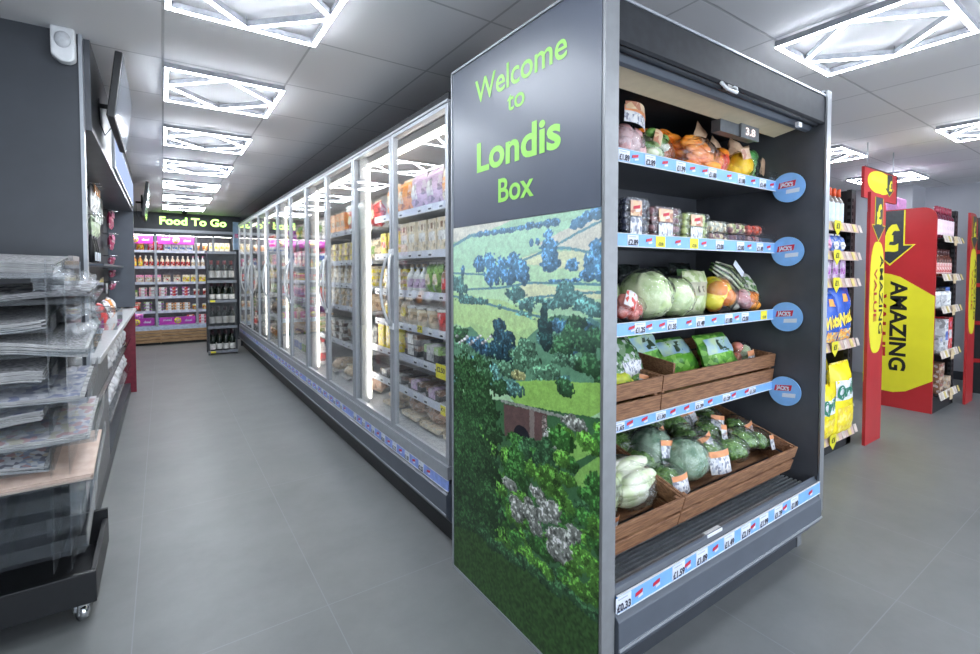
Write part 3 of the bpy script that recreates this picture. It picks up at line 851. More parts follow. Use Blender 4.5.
def vm(n, c, c2, s=30, r=.4, bump=.4): return mat(n, c, r, scale=s, col2=c2, bump=bump)
V = dict(onion=vm('pink_onion',(.46,.16,.18),(.78,.50,.50),20), leek=vm('pale_leek',(.58,.70,.38),(.88,.90,.74),14), green=vm('veg_green',(.08,.24,.04),(.26,.48,.11),40),
         carrot=vm('carrot_orange',(.90,.22,.01),(1.0,.40,.05),12), red=vm('pepper_red',(.75,.04,.02),(.88,.12,.04),10), lemon=vm('lemon_yellow',(.95,.76,.02),(1.0,.88,.08),18),
         lime=vm('lime_green',(.06,.28,.07),(.16,.44,.12),20), berry=vm('blueberry',(.03,.035,.07),(.08,.09,.14),60), rgrape=vm('red_grape',(.22,.09,.11),(.46,.25,.25),40),
         ggrape=vm('green_grape',(.46,.56,.18),(.68,.76,.36),40), kiwi=vm('peach_slices',(.74,.55,.28),(.95,.86,.58),35), lett=vm('iceberg',(.50,.66,.28),(.80,.88,.56),16,bump=.8),
         tom=vm('tomato_red',(.62,.07,.04),(.85,.32,.26),25), dark=vm('spinach',(.04,.11,.03),(.12,.24,.08),40), cab=vm('savoy_cabbage',(.12,.26,.15),(.36,.50,.36),24,bump=.8),
         broc=vm('broccoli',(.07,.20,.03),(.22,.42,.09),90,bump=.9), white=vm('cauli_white',(.60,.62,.50),(.80,.80,.70),40), plum=vm('plum',(.10,.08,.16),(.22,.12,.20),25))
paper = mat('brown_paper_label', (.50,.32,.20), .6, scale=20, col2=(.66,.46,.30))
sticker = printed('barcode_sticker', [(.75,.76,.78),(.72,.74,.78),(.55,.58,.66),(.80,.80,.80),(.25,.27,.34)], 140, sx=(1,1,.5))
orange_l = mat('orange_label', (.85,.36,.16), .5)
net_o = clear('orange_net', (.98,.86,.66), .8, .3, .04, (.9,.5,.1)); net_w = clear('milky_bag', (.96,.95,.95), 2.2, .12, .18, bump=.5)
blackfilm = mat('black_bag', (.015,.02,.018), .12, bump=1., scale=30, var=.5)

def veg_bag(name, label, loc, size, veg, n, r, shell=film, seed=0, card=None, rz=0, rx=0, long=1., group=None, part='vegetables', cat='vegetables'):
    """clear bag of vegetables: pieces, film and a printed card"""
    w, d, h = size; R = random.Random(seed*17+5)
    t = thing(name, label, cat, loc, rz, group); t.rotation_euler = (rx,0,rz)
    v = MB()
    for k in range(n):
        x = R.uniform(-.5,.5)*(w-1.6*r*long); y = R.uniform(-.5,.5)*(d-1.6*r); z = r+(h-2*r)*((k+.5)/n)
        mt = veg[k%len(veg)] if isinstance(veg, (list,tuple)) else veg
        v.blob((x*(1-.35*z/h),y*(1-.3*z/h),z), (r*long,r,r*.95), mt, .06, 2, 12, k+seed)
    v.build(part, t)
    s = MB(); s.blob((0,0,h*.5), (w*.52,d*.52,h*.52), shell, .07, 4, 18, seed, fn=lambda th, ph: 1-.12*max(0, math.cos(th)))
    s.build('clear_bag', t)
    if card:
        for (cx, cz, cw, ch, mt, tilt) in card:
            c = MB(); c.M = T3(cx, -d*.5-.004, cz, ry=tilt, rx=-.15)
            c.sheet(lambda u,q: ((u-.5)*cw, .18*cw*(2*u-1)**2-.003, (q-.5)*ch), 6, 4, mt)
            if mt is sticker: c.sheet(lambda u,q: ((u-.5)*cw, .18*cw*(2*u-1)**2-.004, ch*.32+(q-.5)*ch*.34), 6, 1, orange_l)
            c.build('paper_label', t)
    return t
cream_card = printed('cream_card', [(.72,.50,.30),(.78,.62,.42),(.70,.48,.34),(.50,.22,.14)], 45)
# shelf 1 (top at 1.713)
z1 = 1.714
veg_bag('onion_bag', 'net bag of pink onions with a large barcode label, left end of the top shelf', (1.46,1.24,z1), (.18,.15,.15), V['onion'], 12, .040, net_w, 1, [(0,.155,.12,.07,sticker,.2),(0,.19,.11,.03,cream_card,.1)])
veg_bag('leek_bag', 'bag of pale green leeks between onions and carrots on the top shelf', (1.645,1.24,z1), (.22,.13,.15), [V['leek'],V['green'],V['white']], 26, .020, film, 2, [(-.05,.10,.05,.06,cream_card,.5)], long=1.8)
veg_bag('carrot_bag', 'bag of orange carrots lying behind the leeks on the top shelf', (1.80,1.34,z1), (.30,.16,.21), V['carrot'], 34, .022, net_o, 3, long=3.2)
t = veg_bag('carrot_bag', 'bag of bright orange carrots with a folded paper top on the top shelf', (1.935,1.24,z1), (.28,.16,.18), V['carrot'], 34, .021, film, 4, long=3.2)
q = MB(); q.M = T3(-.02,-.02,.11, ry=.55, rx=-.1); q.pillow(.09,.13,.02,paper,amp=.1,seed=3); q.build('paper_top', t)
t = veg_bag('pepper_bag', 'bag of red peppers with crumpled brown paper top on the top shelf', (2.10,1.26,z1), (.20,.14,.16), [V['red'],V['carrot']], 10, .042, film, 5)
q = MB(); q.M = T3(.0,-.0,.10, ry=.5); q.pillow(.10,.10,.03,paper,amp=.12,seed=5); q.build('paper_top', t)
t = veg_bag('lemon_net', 'net of bright yellow lemons with paper label on the top shelf', (2.245,1.22,z1), (.18,.14,.15), V['lemon'], 9, .044, net_o, 6, [(-.04,.12,.07,.05,cream_card,-.2)], part='lemons', cat='fruit')
q = MB(); q.M = T3(-.01,.01,.10, ry=.3); q.pillow(.13,.10,.04,paper,amp=.12,seed=6); q.build('paper_top', t)
t = veg_bag('lime_bag', 'dark green limes in a brown paper bag beside the lemons on the top shelf', (2.385,1.25,z1), (.14,.13,.19), V['lime'], 10, .038, film, 7, part='limes', cat='fruit')
q = MB(); q.M = T3(.01,.01,.13, ry=-.3); q.pillow(.12,.07,.03,paper,amp=.1,seed=8); q.M = T3(.055,-.05,.06, ry=.3); q.pillow(.05,.08,.01,paper,seed=9); q.build('paper_top', t)
veg_bag('carrot_bag', 'bag of carrots at the hidden left end of the top shelf', (1.24,1.25,z1), (.22,.13,.13), V['carrot'], 9, .034, film, 14, long=2.)
# shelf 2: punnets
z2 = 1.419
def punnet(label, x, y, w, h, d, veg, n, r, seed, tall=False, z=z2, stick=True, name='fruit_punnet', film_=film):
    t = thing(name, label, 'punnet', (x,y,z))
    R = random.Random(seed); v = MB()
    nx = max(3, int(w/(1.7*r))); nz = max(2, int(h/(1.75*r))); 
    for i in range(nx):
        for k in range(nz):
            for yy in (-d*.5+r*1.1, 0):
                mt = veg[(i+k+seed)%len(veg)] if isinstance(veg,(list,tuple)) else veg
                v.blob((-w*.44+w*.88*(i+.5)/nx+R.uniform(-.3,.3)*r, yy+R.uniform(0,.4)*r, r+(h-2.2*r)*k/max(1,nz-1)+.003), (r*R.uniform(.9,1.15),r,r*R.uniform(.85,1.05)), mt, .05, 2, 8, i*7+k)
    v.build('fruit', t)
    s = MB(); pr = [(-w*.40,0),(w*.40,0),(w*.47,h*.5),(w*.5,h*.55),(w*.46,h*.92),(w*.40,h),(-w*.40,h),(-w*.46,h*.92),(-w*.5,h*.55),(-w*.47,h*.5)]
    s.prism(pr, -d*.5, d*.5, film_, 'y'); s.box(-w*.51,w*.51,-d*.52,-d*.5,h*.52,h*.56,film_); s.build('clear_box', t, bev=.008)
    if stick:
        c = MB(); c.box(-w*.30,w*.14,-d*.5-.004,-d*.5-.002,h*.10,h*.52,sticker).box(-w*.30,w*.14,-d*.5-.004,-d*.5-.002,h*.56,h*.93,cream_card); logo(c, -w*.08, -d*.5-.005, h*.72, 1.1); c.build('paper_label', t)
    return t
punnet('clear tall punnet of dark blueberries, left end of the second shelf', 1.475,1.23,.145,.155,.11, V['berry'], 0, .013, 1)
punnet('clear punnet of red grapes with a pink and white label on the second shelf', 1.665,1.24,.20,.135,.12, V['rgrape'], 0, .016, 2)
punnet('clear punnet of green grapes with a white label on the second shelf', 1.875,1.24,.19,.125,.12, V['ggrape'], 0, .016, 3)
for i,(x,vv,nm) in enumerate([(2.055,[V['kiwi'],V['white']],'peach pieces'),(2.22,[V['kiwi'],V['ggrape'],V['rgrape']],'mixed fruit pieces'),(2.375,[V['tom'],V['red']],'red melon pieces')]):
    punnet('clear tray of '+nm+', upper one of its stack on the second shelf', x,1.25,.15,.05,.13, vv, 0, .017, 10+i, z=z2+.052, stick=False)
    punnet('clear tray of '+['pale cut fruit','dark plums and grapes','pink fruit'][i]+' under the one of '+nm+', second shelf', x,1.25,.15,.05,.13, [[V['kiwi'],V['rgrape']],[V['plum'],V['rgrape']],[V['plum'],V['tom'],V['onion']]][i], 0, .017, 20+i, stick=False)
punnet('clear punnet of blueberries at the hidden left end of the second shelf', 1.27,1.24,.18,.14,.11, V['berry'], 0, .014, 4)
# shelf 3
z3 = 1.101
def lettuce(label, loc, r, seed, mt=None, name='iceberg_lettuce', stick=False):
    t = thing(name, label, 'lettuce' if name != 'savoy_cabbage' else 'cabbage', loc); v = MB(); mt = mt or V['lett']
    v.blob((0,0,r*.93), (r,r,r*.93), mt, .05, 2, 26, seed, fn=lambda th, ph: 1+.035*math.sin(5*ph+3*math.sin(2*th+seed))+.025*math.sin(9*th+2*ph))
    for k in range(4):
        a = seed+k*1.6
        v.sheet(lambda u,q: ((r*1.04*(1+.05*math.sin(9*u)))*math.cos(a+(u-.5)*1.7)*math.cos((q-.35)*1.7), (r*1.04)*math.sin(a+(u-.5)*1.7)*math.cos((q-.35)*1.7), r*.93+r*1.0*math.sin((q-.35)*1.7)*(.97+.04*math.sin(12*u))), 10, 8, mt)
    v.build('lettuce_head' if name != 'savoy_cabbage' else 'cabbage_head', t)
    s = MB(); s.blob((0,0,r*.98),(r*1.09,r*1.09,r*1.02), film, .04, 5, 20, seed); s.build('clear_wrap', t)
    if stick:
        q = MB(); q.M = T3(0,-r*1.05,r*1.15,rx=-.3,ry=.2); q.sheet(lambda u,w: ((u-.5)*r*1.0,.2*r*(2*u-1)**2-.006,(w-.5)*r*.8),5,3,sticker); q.M = T3(0,-r*1.05,r*1.15,rx=-.3,ry=.2); q.sheet(lambda u,w: ((u-.5)*r*1.0,.2*r*(2*u-1)**2-.008,(w-.5)*r*.25+r*.3),5,1,orange_l); q.build('paper_label', t)
    return t
lettuce('large pale green iceberg lettuce in clear wrap, left of the third shelf', (1.62,1.25,z3), .105, 1)
lettuce('smaller pale green iceberg lettuce in clear wrap beside the big one on the third shelf', (1.815,1.26,z3), .090, 3)
lettuce('pale green lettuce half hidden behind the silver edge on the third shelf', (1.47,1.38,z3), .10, 5)
t = veg_bag('tomato_bag', 'red and white bag of small red tomatoes at the left end of the third shelf', (1.455,1.20,z3), (.17,.09,.12), V['tom'], 10, .026, film, 21, [(-.03,.09,.07,.06,printed('red_white_print',[(.7,.7,.7),(.7,.1,.08),(.75,.72,.7)],60),.5)])
def pouch(name, label, cat, loc, w, h, d, mt, seed, pick=None, rz=0, rx=0, lab=None, group=None, crimp=None, ry=0, txt=None):
    t = thing(name, label, cat, loc, rz, group); t.rotation_euler = (rx,ry,rz)
    p = MB(); p.pillow(w,h,d,mt,crimp,seed=seed,pick=pick); fr = p.front; p.build('pouch', t)
    if lab:
        for (u0,u1,v0,v1,m_) in lab:
            q = MB(); q.sheet(lambda a,b_: tuple(Vector(fr(u0+(u1-u0)*a, v0+(v1-v0)*b_))+Vector((0,-.002,0))), 6, 5, m_); q.build('printed_label', t)
    if txt:
        for (s, m_, u0,u1,v0,hh,bold,sl) in txt:
            q = MB(); wx = (u1-u0)*w
            q.text(s, m_, Matrix(), width=wx, height=hh, bold=bold, wrap=lambda pp: (lambda U,Vv: tuple(Vector(fr(min(.98,max(.02,U)), min(.98,max(.02,Vv))))+Vector((0,-.004,0))))((u0+u1)/2+pp[0]/w, v0+pp[2]/h+sl*pp[0]/w))
            q.build('lettering', t)
    return t
cab_pick = printed('pale_sprout_print', [(.55,.62,.36),(.66,.70,.48),(.40,.50,.22)], 50)
pouch('vegetable_pouch', 'clear pouch with a brown printed band standing beside the lettuces on the third shelf', 'bag', (1.985,1.27,z3), .17, .20, .09, cab_pick, 5, lab=[(.1,.95,.45,.75,mat('kraft_band',(.46,.44,.32),.5)),(.3,.7,.52,.66,mat('kraft_print',(.12,.10,.08),.5))])
veg_bag('pepper_bag', 'clear bag of yellow and orange peppers on the third shelf', (2.16,1.25,z3), (.22,.15,.18), [V['carrot'],V['lemon'],V['lemon'],V['carrot']], 10, .046, film, 31)
t = veg_bag('carrot_bag', 'clear bag of carrot batons and pale vegetables at the right of the third shelf', (2.33,1.23,z3), (.22,.14,.12), [V['carrot'],V['white'],V['onion'],V['leek']], 12, .030, film, 32, long=1.6)
t = thing('spring_onion_bunch', 'long wrapped bunch of spring onions leaning over the peppers on the third shelf', 'vegetables', (2.30,1.30,z3+.02))
v = MB()
for k in range(10):
    a = (k-4.5)*.010
    v.tube([(-.13+a*.3,-.02+.01*(k%3),.20+a*.5),(-.02,-.04+.01*(k%3),.155+a),(.07,-.05+.012*(k%3),.09+a),(.15,-.05+.012*(k%3),.045+a)], [.004,.006,.007,.008], V['green'] if k%3 else V['leek'], 6)
v.build('stalks', t)
s = MB(); s.M = T3(.01,-.035,.115, ry=.52); s.blob((0,0,0),(.19,.05,.055),film,.08,4,18,4); s.build('clear_sleeve', t)
q = MB(); q.M = T3(-.03,-.085,.19, ry=.62); q.box(-.05,.05,0,.001,-.014,.014,ticket); q.build('paper_label', t)
for i,(x,y,h_) in enumerate([(1.56,1.42,.19),(1.74,1.42,.23),(1.95,1.40,.22),(2.12,1.41,.24),(2.30,1.45,.20)]):
    pouch('salad_bag', 'dark glossy bag standing at the back of the third shelf, '+['behind the big lettuce','between the two lettuces','behind the brown banded pouch','behind the peppers','in the far corner'][i], 'bag', (x,y,z3), .17, h_, .08, blackfilm, 40+i, rx=-.1)
veg_bag('onion_bag', 'bag of onions at the hidden left end of the third shelf', (1.25,1.26,z3), (.2,.13,.13), V['onion'], 8, .036, film, 34)
leafclear = printed('clear_leaf_film', [(.20,.36,.14),(.62,.68,.50),(.40,.50,.30),(.70,.70,.66),(.12,.24,.10)], 55, .12)
pouch('spring_onion_bag', 'clear bag of pale stalks slumped at the far right of the third shelf', 'bag', (2.40,1.22,z3+.03), .14, .17, .07, leafclear, 47, rx=-.4, ry=.5)
pouch('vegetable_bag', 'clear leafy bag leaning between the banded pouch and the yellow peppers', 'bag', (2.06,1.33,z3), .13, .21, .07, leafclear, 48, rx=-.15)
# shelf 4 crates
tl = .10
leafbag = printed('green_leaf_print', [(.14,.44,.04),(.22,.58,.07),(.34,.70,.14),(.08,.30,.04)], 40)
ylbag = printed('yellow_green_print', [(.62,.70,.04),(.42,.60,.06),(.80,.80,.08),(.28,.46,.05)], 45)
skyband = mat('pale_blue_band', (.36,.58,.74), .4, scale=14, col2=(.62,.80,.50)); clearleaf = printed('wrapped_spinach', [(.05,.12,.05),(.09,.22,.07),(.22,.34,.20),(.55,.60,.60)], 60, .15)
pouch('salad_bag', 'yellow-green vegetable bag at the front left of the upper crate', 'bag', (1.37,1.17,.83), .30, .14, .08, ylbag, 51, rx=-.9, lab=[(.3,.8,.35,.6,mat('lime_print',(.55,.62,.05),.4))])
pouch('spinach_bag', 'dark leafy bag with a white square label in the left upper crate', 'bag', (1.47,1.23,.87), .30, .20, .10, clearleaf, 52, rx=-.6, lab=[(.45,.85,.02,.30,sticker)])
pouch('spinach_bag', 'glossy dark leafy bag at the back left of the fourth shelf', 'bag', (1.42,1.38,.87), .28, .22, .09, clearleaf, 53, rx=-.35)
veg_bag('leek_bag', 'clear bag of green beans beside the plank divider in the left upper crate', (1.545,1.24,.80), (.13,.13,.10), [V['leek'],V['green']], 8, .020, film, 54, [(-.02,.075,.06,.05,sticker,.3)], long=2.2)
for i,(x,y,z,rx,rz,l) in enumerate([(1.80,1.36,.85,-.45,.15,'rearmost green salad bag with a pale blue band in the right upper crate'),(1.97,1.30,.83,-.7,-.05,'middle green salad bag with a pale blue band in the right upper crate'),(2.17,1.22,.83,-.5,.0,'frontmost big green salad bag with blue band in the right upper crate')]):
    pouch('salad_bag', l, 'bag', (x,y,z), .26, .19, .09, leafbag, 60+i, rx=rx, rz=rz, lab=[(.08,.92,.42,.82,skyband),(.38,.64,.46,.76,mat('dark_emblem',(.05,.09,.05),.4))])
veg_bag('vegetable_bag', 'small clear bag with orange-topped label at the right end of the upper crate', (2.36,1.25,.81), (.13,.12,.15), [V['white'],V['leek'],V['tom']], 6, .030, film, 64, [(.0,.07,.06,.075,sticker,-.1)])
MB_div = MB().box(0,.012,0,.36,0,.10,wood); o = MB_div.build('plank', bev=.002, loc=(1.66,1.15,.835)); o.rotation_euler = (.1,0,-.05); tag(o, 'thin wooden divider plank laid in the crate of green salad bags', 'plank')
# shelf 5 crates (tilted): a helper gives points on the tilted base
def on(x, y): return (x, 1.018+y*math.cos(.28), .396+y*math.sin(.28))
veg_bag('leek_bag', 'wrapped pale leeks lying at the front of the left lower crate', on(1.40,.165), (.21,.22,.18), [V['leek'],V['white'],V['leek']], 18, .030, film, 71, rx=.28, long=3.)
veg_bag('celery_bag', 'wrapped celery with pale green leaves beside the leeks in the left lower crate', on(1.25,.20), (.20,.22,.18), [V['leek'],V['lett'],V['white']], 14, .030, film, 72, rx=.28, long=2.5, part='stalks')
t = thing('lettuce_pack', 'long pale chinese cabbage in film lying across the left lower crate', 'vegetables', on(1.36,.30)); t.rotation_euler = (.28,.35,-.3)
v = MB(); v.blob((0,0,.07),(.16,.06,.06),V['leek'],.05,3,20,4,fn=lambda th,ph: 1+.05*math.sin(14*th)); v.build('lettuce_head', t); v = MB(); v.blob((0,0,.07),(.175,.07,.07),film,.05,4,18,6); v.build('clear_wrap', t)
veg_bag('vegetable_bag', 'bag of green sprouts with white label at the front of the left lower crate', on(1.205,.10), (.15,.08,.09), [V['lett'],V['green']], 9, .02, film, 73, [(.02,.05,.06,.05,sticker,.1)], rx=.28)
def broccoli(label, p, r, seed, stick=True, rz=0):
    t = thing('broccoli_head', label, 'broccoli', p, rz); t.rotation_euler = (.28,0,rz)
    v = MB(); v.tube([(0,0,0),(0,0,r*.7)], [r*.28,r*.34], V['leek'], 10); v.build('stem', t)
    v = MB(); R = random.Random(seed)
    for k in range(13):
        a = k*2.4; q = math.sqrt(k/13)*r*.75
        v.blob((q*math.cos(a), q*math.sin(a), r*.95-q*.45), (r*.36,r*.36,r*.34), V['broc'], .14, 7, 10, k+seed)
    v.build('florets', t)
    v = MB(); v.blob((0,0,r*.75),(r*1.12,r*1.12,r*.85),film,.05,4,16,seed); v.build('clear_wrap', t)
    if stick:
        q = MB(); q.M = T3(.0,-r*1.05,r*1.05,rx=-.5,ry=R.uniform(-.4,.4))
        q.sheet(lambda u,w: ((u-.5)*r*1.25,.2*r*(2*u-1)**2-.004,(w-.5)*r*1.1),5,3,sticker); q.sheet(lambda u,w: ((u-.5)*r*1.25,.2*r*(2*u-1)**2-.006,(w-.5)*r*.3+r*.4),5,1,orange_l); q.build('paper_label', t)
    return t
B5 = [(1.70,.42,.060,0,'green broccoli head against the back planks, left of centre'),(1.88,.43,.058,0,'green broccoli head against the back planks in the middle'),(2.10,.42,.060,1,'labelled broccoli head against the back planks, right of centre'),(2.28,.41,.055,0,'green broccoli head in the far right corner of the lower crate'),(2.31,.09,.050,1,'small labelled broccoli head in the near right corner of the lower crate'),(2.00,.17,.052,0,'small unlabelled broccoli head wedged between labelled ones in the lower crate'),(1.60,.34,.062,0,'green broccoli head at the back left corner of the right lower crate'),(1.585,.20,.060,0,'green broccoli head by the crate wall near the two cabbages'),(1.595,.07,.055,1,'small broccoli head with white label at the near left corner of the right lower crate'),
      (1.78,.35,.060,1,'wrapped broccoli with orange and white label behind the dark cabbage'),(1.99,.36,.065,0,'broccoli head at the middle back of the right lower crate'),(1.93,.22,.065,1,'broccoli head with a tilted white label in the middle of the right lower crate'),
      (1.89,.10,.070,1,'large broccoli head with orange label at the front of the right lower crate'),(2.10,.24,.062,1,'broccoli head with label right of centre in the lower crate'),(2.08,.09,.058,0,'green broccoli with no label at the front of the right lower crate'),
      (2.22,.32,.058,1,'broccoli head with label towards the right back of the lower crate'),(2.22,.12,.055,0,'broccoli head near the right front corner of the lower crate'),(2.33,.22,.050,1,'small labelled broccoli head at the right end of the lower crate')]
for i,(x,y,r,st_,l) in enumerate(B5):
    p = on(x,.055+y*.88); broccoli(l, (p[0],p[1],p[2]+.030), r*1.17, 80+i, st_, rz=.3*math.sin(i*2))
p = on(1.665,.235); lettuce('dark green savoy cabbage in wrap near the crate corner, behind the other cabbage', (p[0],p[1],p[2]+.03), .082, 6, V['cab'], 'savoy_cabbage', True)
p = on(1.735,.125); lettuce('dark green savoy cabbage in wrap at the front of the right lower crate', (p[0],p[1],p[2]+.024), .088, 8, V['cab'], 'savoy_cabbage')
# ------------------------------------------------------------------ generic packets for the shelves
BUILD = {}
def P_(c): return c
def package(kind, w, d, h, mats, seed=0):
    """dict of part name -> MB, first one is the body. Faces -y, stands on z=0, centred in x, front at y=0"""
    a, b_, c = mats
    body = MB(); lab = MB(); top = MB(); out = [('body', body)]
    if kind == 'carton':
        body.box(-w/2,w/2,0,d,0,h,a); lab.box(-w*.36,w*.36,-.001,0,h*.35,h*.62,b_).box(-w*.12,w*.12,-.0015,-.001,h*.70,h*.88,c); out.append(('printed_label',lab))
    elif kind == 'pouch':
        body.pillow(w,h,d*.8,a,b_,nx=8,nz=8,seed=seed,y=d*.45); fr = body.front
        lab.sheet(lambda u,v: tuple(Vector(fr(.18+.64*u,.30+.36*v))+Vector((0,-.002,0))),5,4,c); out.append(('printed_label',lab))
    elif kind == 'tray':
        body.prism([(-w*.42,0),(w*.42,0),(w*.5,h*.5),(-w*.5,h*.5)],0,d,a,'y'); top.box(-w*.46,w*.46,.006,d-.006,h*.5,h*.92,b_); out.append(('contents',top))
        lab.box(-w*.22,w*.22,-.001,d*.5,h*.92,h*.935,c).box(-w*.22,w*.22,-.002,-.0005,h*.1,h*.9,c); out.append(('printed_label',lab))
    elif kind == 'tub':
        r = w*.48; body.lathe([(r*.80,0),(r,h*.86)],a,16,(0,r,0)); top.lathe([(r*1.05,h*.86),(r*1.05,h*.96),(r*.9,h)],b_,16,(0,r,0)); out.append(('lid',top))
        lab.lathe([(r*.88,h*.25),(r*.985,h*.68)],c,16,(0,r-.001,0),caps=False); out.append(('printed_label',lab))
    elif kind == 'bottle':
        r = w*.46; body.lathe([(r*.9,0),(r,.01),(r,h*.55),(r*.8,h*.66),(r*.36,h*.78),(r*.34,h*.92)],a,14,(0,r,0)); top.lathe([(r*.42,h*.90),(r*.42,h*1.0)],b_,12,(0,r,0)); out.append(('cap',top))
        lab.lathe([(r*1.015,h*.16),(r*1.015,h*.48)],c,14,(0,r,0),caps=False); out.append(('printed_label',lab))
    elif kind == 'wedge':
        body.prism([(0,0),(d,0),(0.01,h)],-w/2,w/2,a,'x'); lab.box(-w/2+.004,w/2-.004,-.001,0,h*.1,h*.7,b_).box(-w*.2,w*.2,-.002,-.001,h*.3,h*.5,c); out.append(('printed_label',lab))
    elif kind == 'jar':
        r = w*.47; body.lathe([(r*.9,0),(r,.008),(r,h*.74),(r*.75,h*.82)],a,16,(0,r,0)); top.lathe([(r*.82,h*.82),(r*.82,h)],b_,16,(0,r,0)); out.append(('lid',top))
        lab.lathe([(r*1.015,h*.15),(r*1.015,h*.65)],c,16,(0,r,0),caps=False); out.append(('printed_label',lab))
    elif kind == 'joint':
        body.box(-w*.5,w*.5,0,d,0,h*.14,b_); top.blob((0,d*.5,h*.5),(w*.49,d*.47,h*.46),a,.12,2.2,14,seed); out.append(('meat',top))
        lab.box(-w*.2,w*.15,d*.15,d*.6,h*.90,h*.92,c); out.append(('printed_label',lab))
    return out
def pack_proto(key, kind, w, d, h, mats, parts=True, seed=0):
    if key in BUILD: return BUILD[key]
    ps = package(kind, w, d, h, mats, seed)
    if parts: r = [(n, m.mesh(key+'_'+n)) for n, m in ps]
    else:
        b = MB()
        for n, m in ps:
            for f, mi, sm in zip(m.f, m.mi, m.sm): b.f.append(tuple(len(b.v)+k for k in f)); b.mi.append(b.m(m.mats[mi])); b.sm.append(sm)
            b.v += m.v
        r = [('body', b.mesh(key))]
    BUILD[key] = r; return r
def put(name, proto, loc, rz, label, cat, group, s=1.):
    o = bpy.data.objects.new(name, proto[0][1]); C.objects.link(o); o.location = loc; o.rotation_euler = (0,0,rz); o.scale = (s,s,s)
    for n, me in proto[1:]:
        c = bpy.data.objects.new(n, me); C.objects.link(c); c.parent = o
    return tag(o, label, cat, group)
def c3(*a): return a
def pm(n, col, col2=None, scale=48):
    w = tuple(min(.9, c*.5+.38) for c in col); d = tuple(c*.55 for c in col); l = tuple(min(.92, c*1.18+.03) for c in col)
    return printed('pack_'+n, [col, l, col2 or col, w if n not in ('black','choc','dkgreen') else l, col, d, l], scale, .3)
PM = dict(cream=pm('cream',(.72,.62,.46)), beige=pm('beige',(.66,.50,.34)), white=pm('white',(.74,.75,.76)), brown=pm('brown',(.22,.11,.06)), red=pm('red',(.66,.04,.04)), pink=pm('pink',(.78,.22,.42)),
          purple=pm('purple',(.34,.05,.40)), yellow=pm('yellow',(.88,.66,.04)), green=pm('green',(.22,.42,.08)), dkgreen=pm('dkgreen',(.03,.10,.04)), orange=pm('orange',(.85,.30,.04)), blue=pm('blue',(.06,.16,.55)),
          black=pm('black',(.02,.02,.025)), meat=pm('meat',(.62,.40,.30),col2=(.78,.62,.52)), mauve=pm('mauve',(.55,.40,.60)), teal=pm('teal',(.12,.36,.40)), grey=pm('grey',(.42,.43,.45)), choc=pm('choc',(.10,.05,.04)))
KINDS_ = {'carton':('food_carton','carton','carton'), 'pouch':('food_pouch','pouch','packet'), 'tray':('food_tray','tray','food tray'), 'tub':('food_tub','tub','tub'), 'bottle':('drink_bottle','bottle','bottle'),
          'wedge':('sandwich_pack','wedge pack','sandwich pack'), 'jar':('glass_jar','jar','jar'), 'joint':('meat_tray','meat tray','food tray')}
def fill_row(spec, x0, x1, place, where, group, near, front=0., gap=.006, seed=0, layers=1, used=None):
    """runs of identical packets from x0 to x1. spec: list of (kind,w,d,h,(body,second,third),share)"""
    tot = sum(s[5] for s in spec); x = x0; R = random.Random(seed)
    for kind, w, d, h, cols, share in spec:
        end = x+(x1-x0)*share/tot; n = max(1, int((end-x)/(w+gap)))
        key = '%s_%s_%d%d%d%s' % (kind, '_'.join(cols), w*1000, d*1000, h*1000, 'n' if near else 'f')
        pr = pack_proto(key, kind, w, d, h, [PM[c] for c in cols], near, seed)
        nm, word, cat = KINDS_[kind]
        lab = '%s and %s %s %s' % (CN.get(cols[0],cols[0]), CN.get(cols[2],cols[2]) if cols[2] != cols[0] else CN.get(cols[1],cols[1]), word, where)
        while used is not None and lab in used: lab = lab.replace(' '+word+' ', ' '+('second run ' if False else '')+'small '+word+' ', 1)
        if used is not None: used.add(lab)
        step = (end-x)/n
        for k in range(n):
            for L in range(layers if kind in ('tray','carton','wedge','joint') and h < .1 else 1):
                px_, py_, pz_, rz = place(x+step*(k+.5), front+R.uniform(0,.012), L*h*.96)
                put(nm, pr, (px_,py_,pz_), rz+R.uniform(-.04,.04), lab, cat, group)
        x = end
CN = dict(dkgreen='dark green', choc='chocolate brown', meat='pale pink')

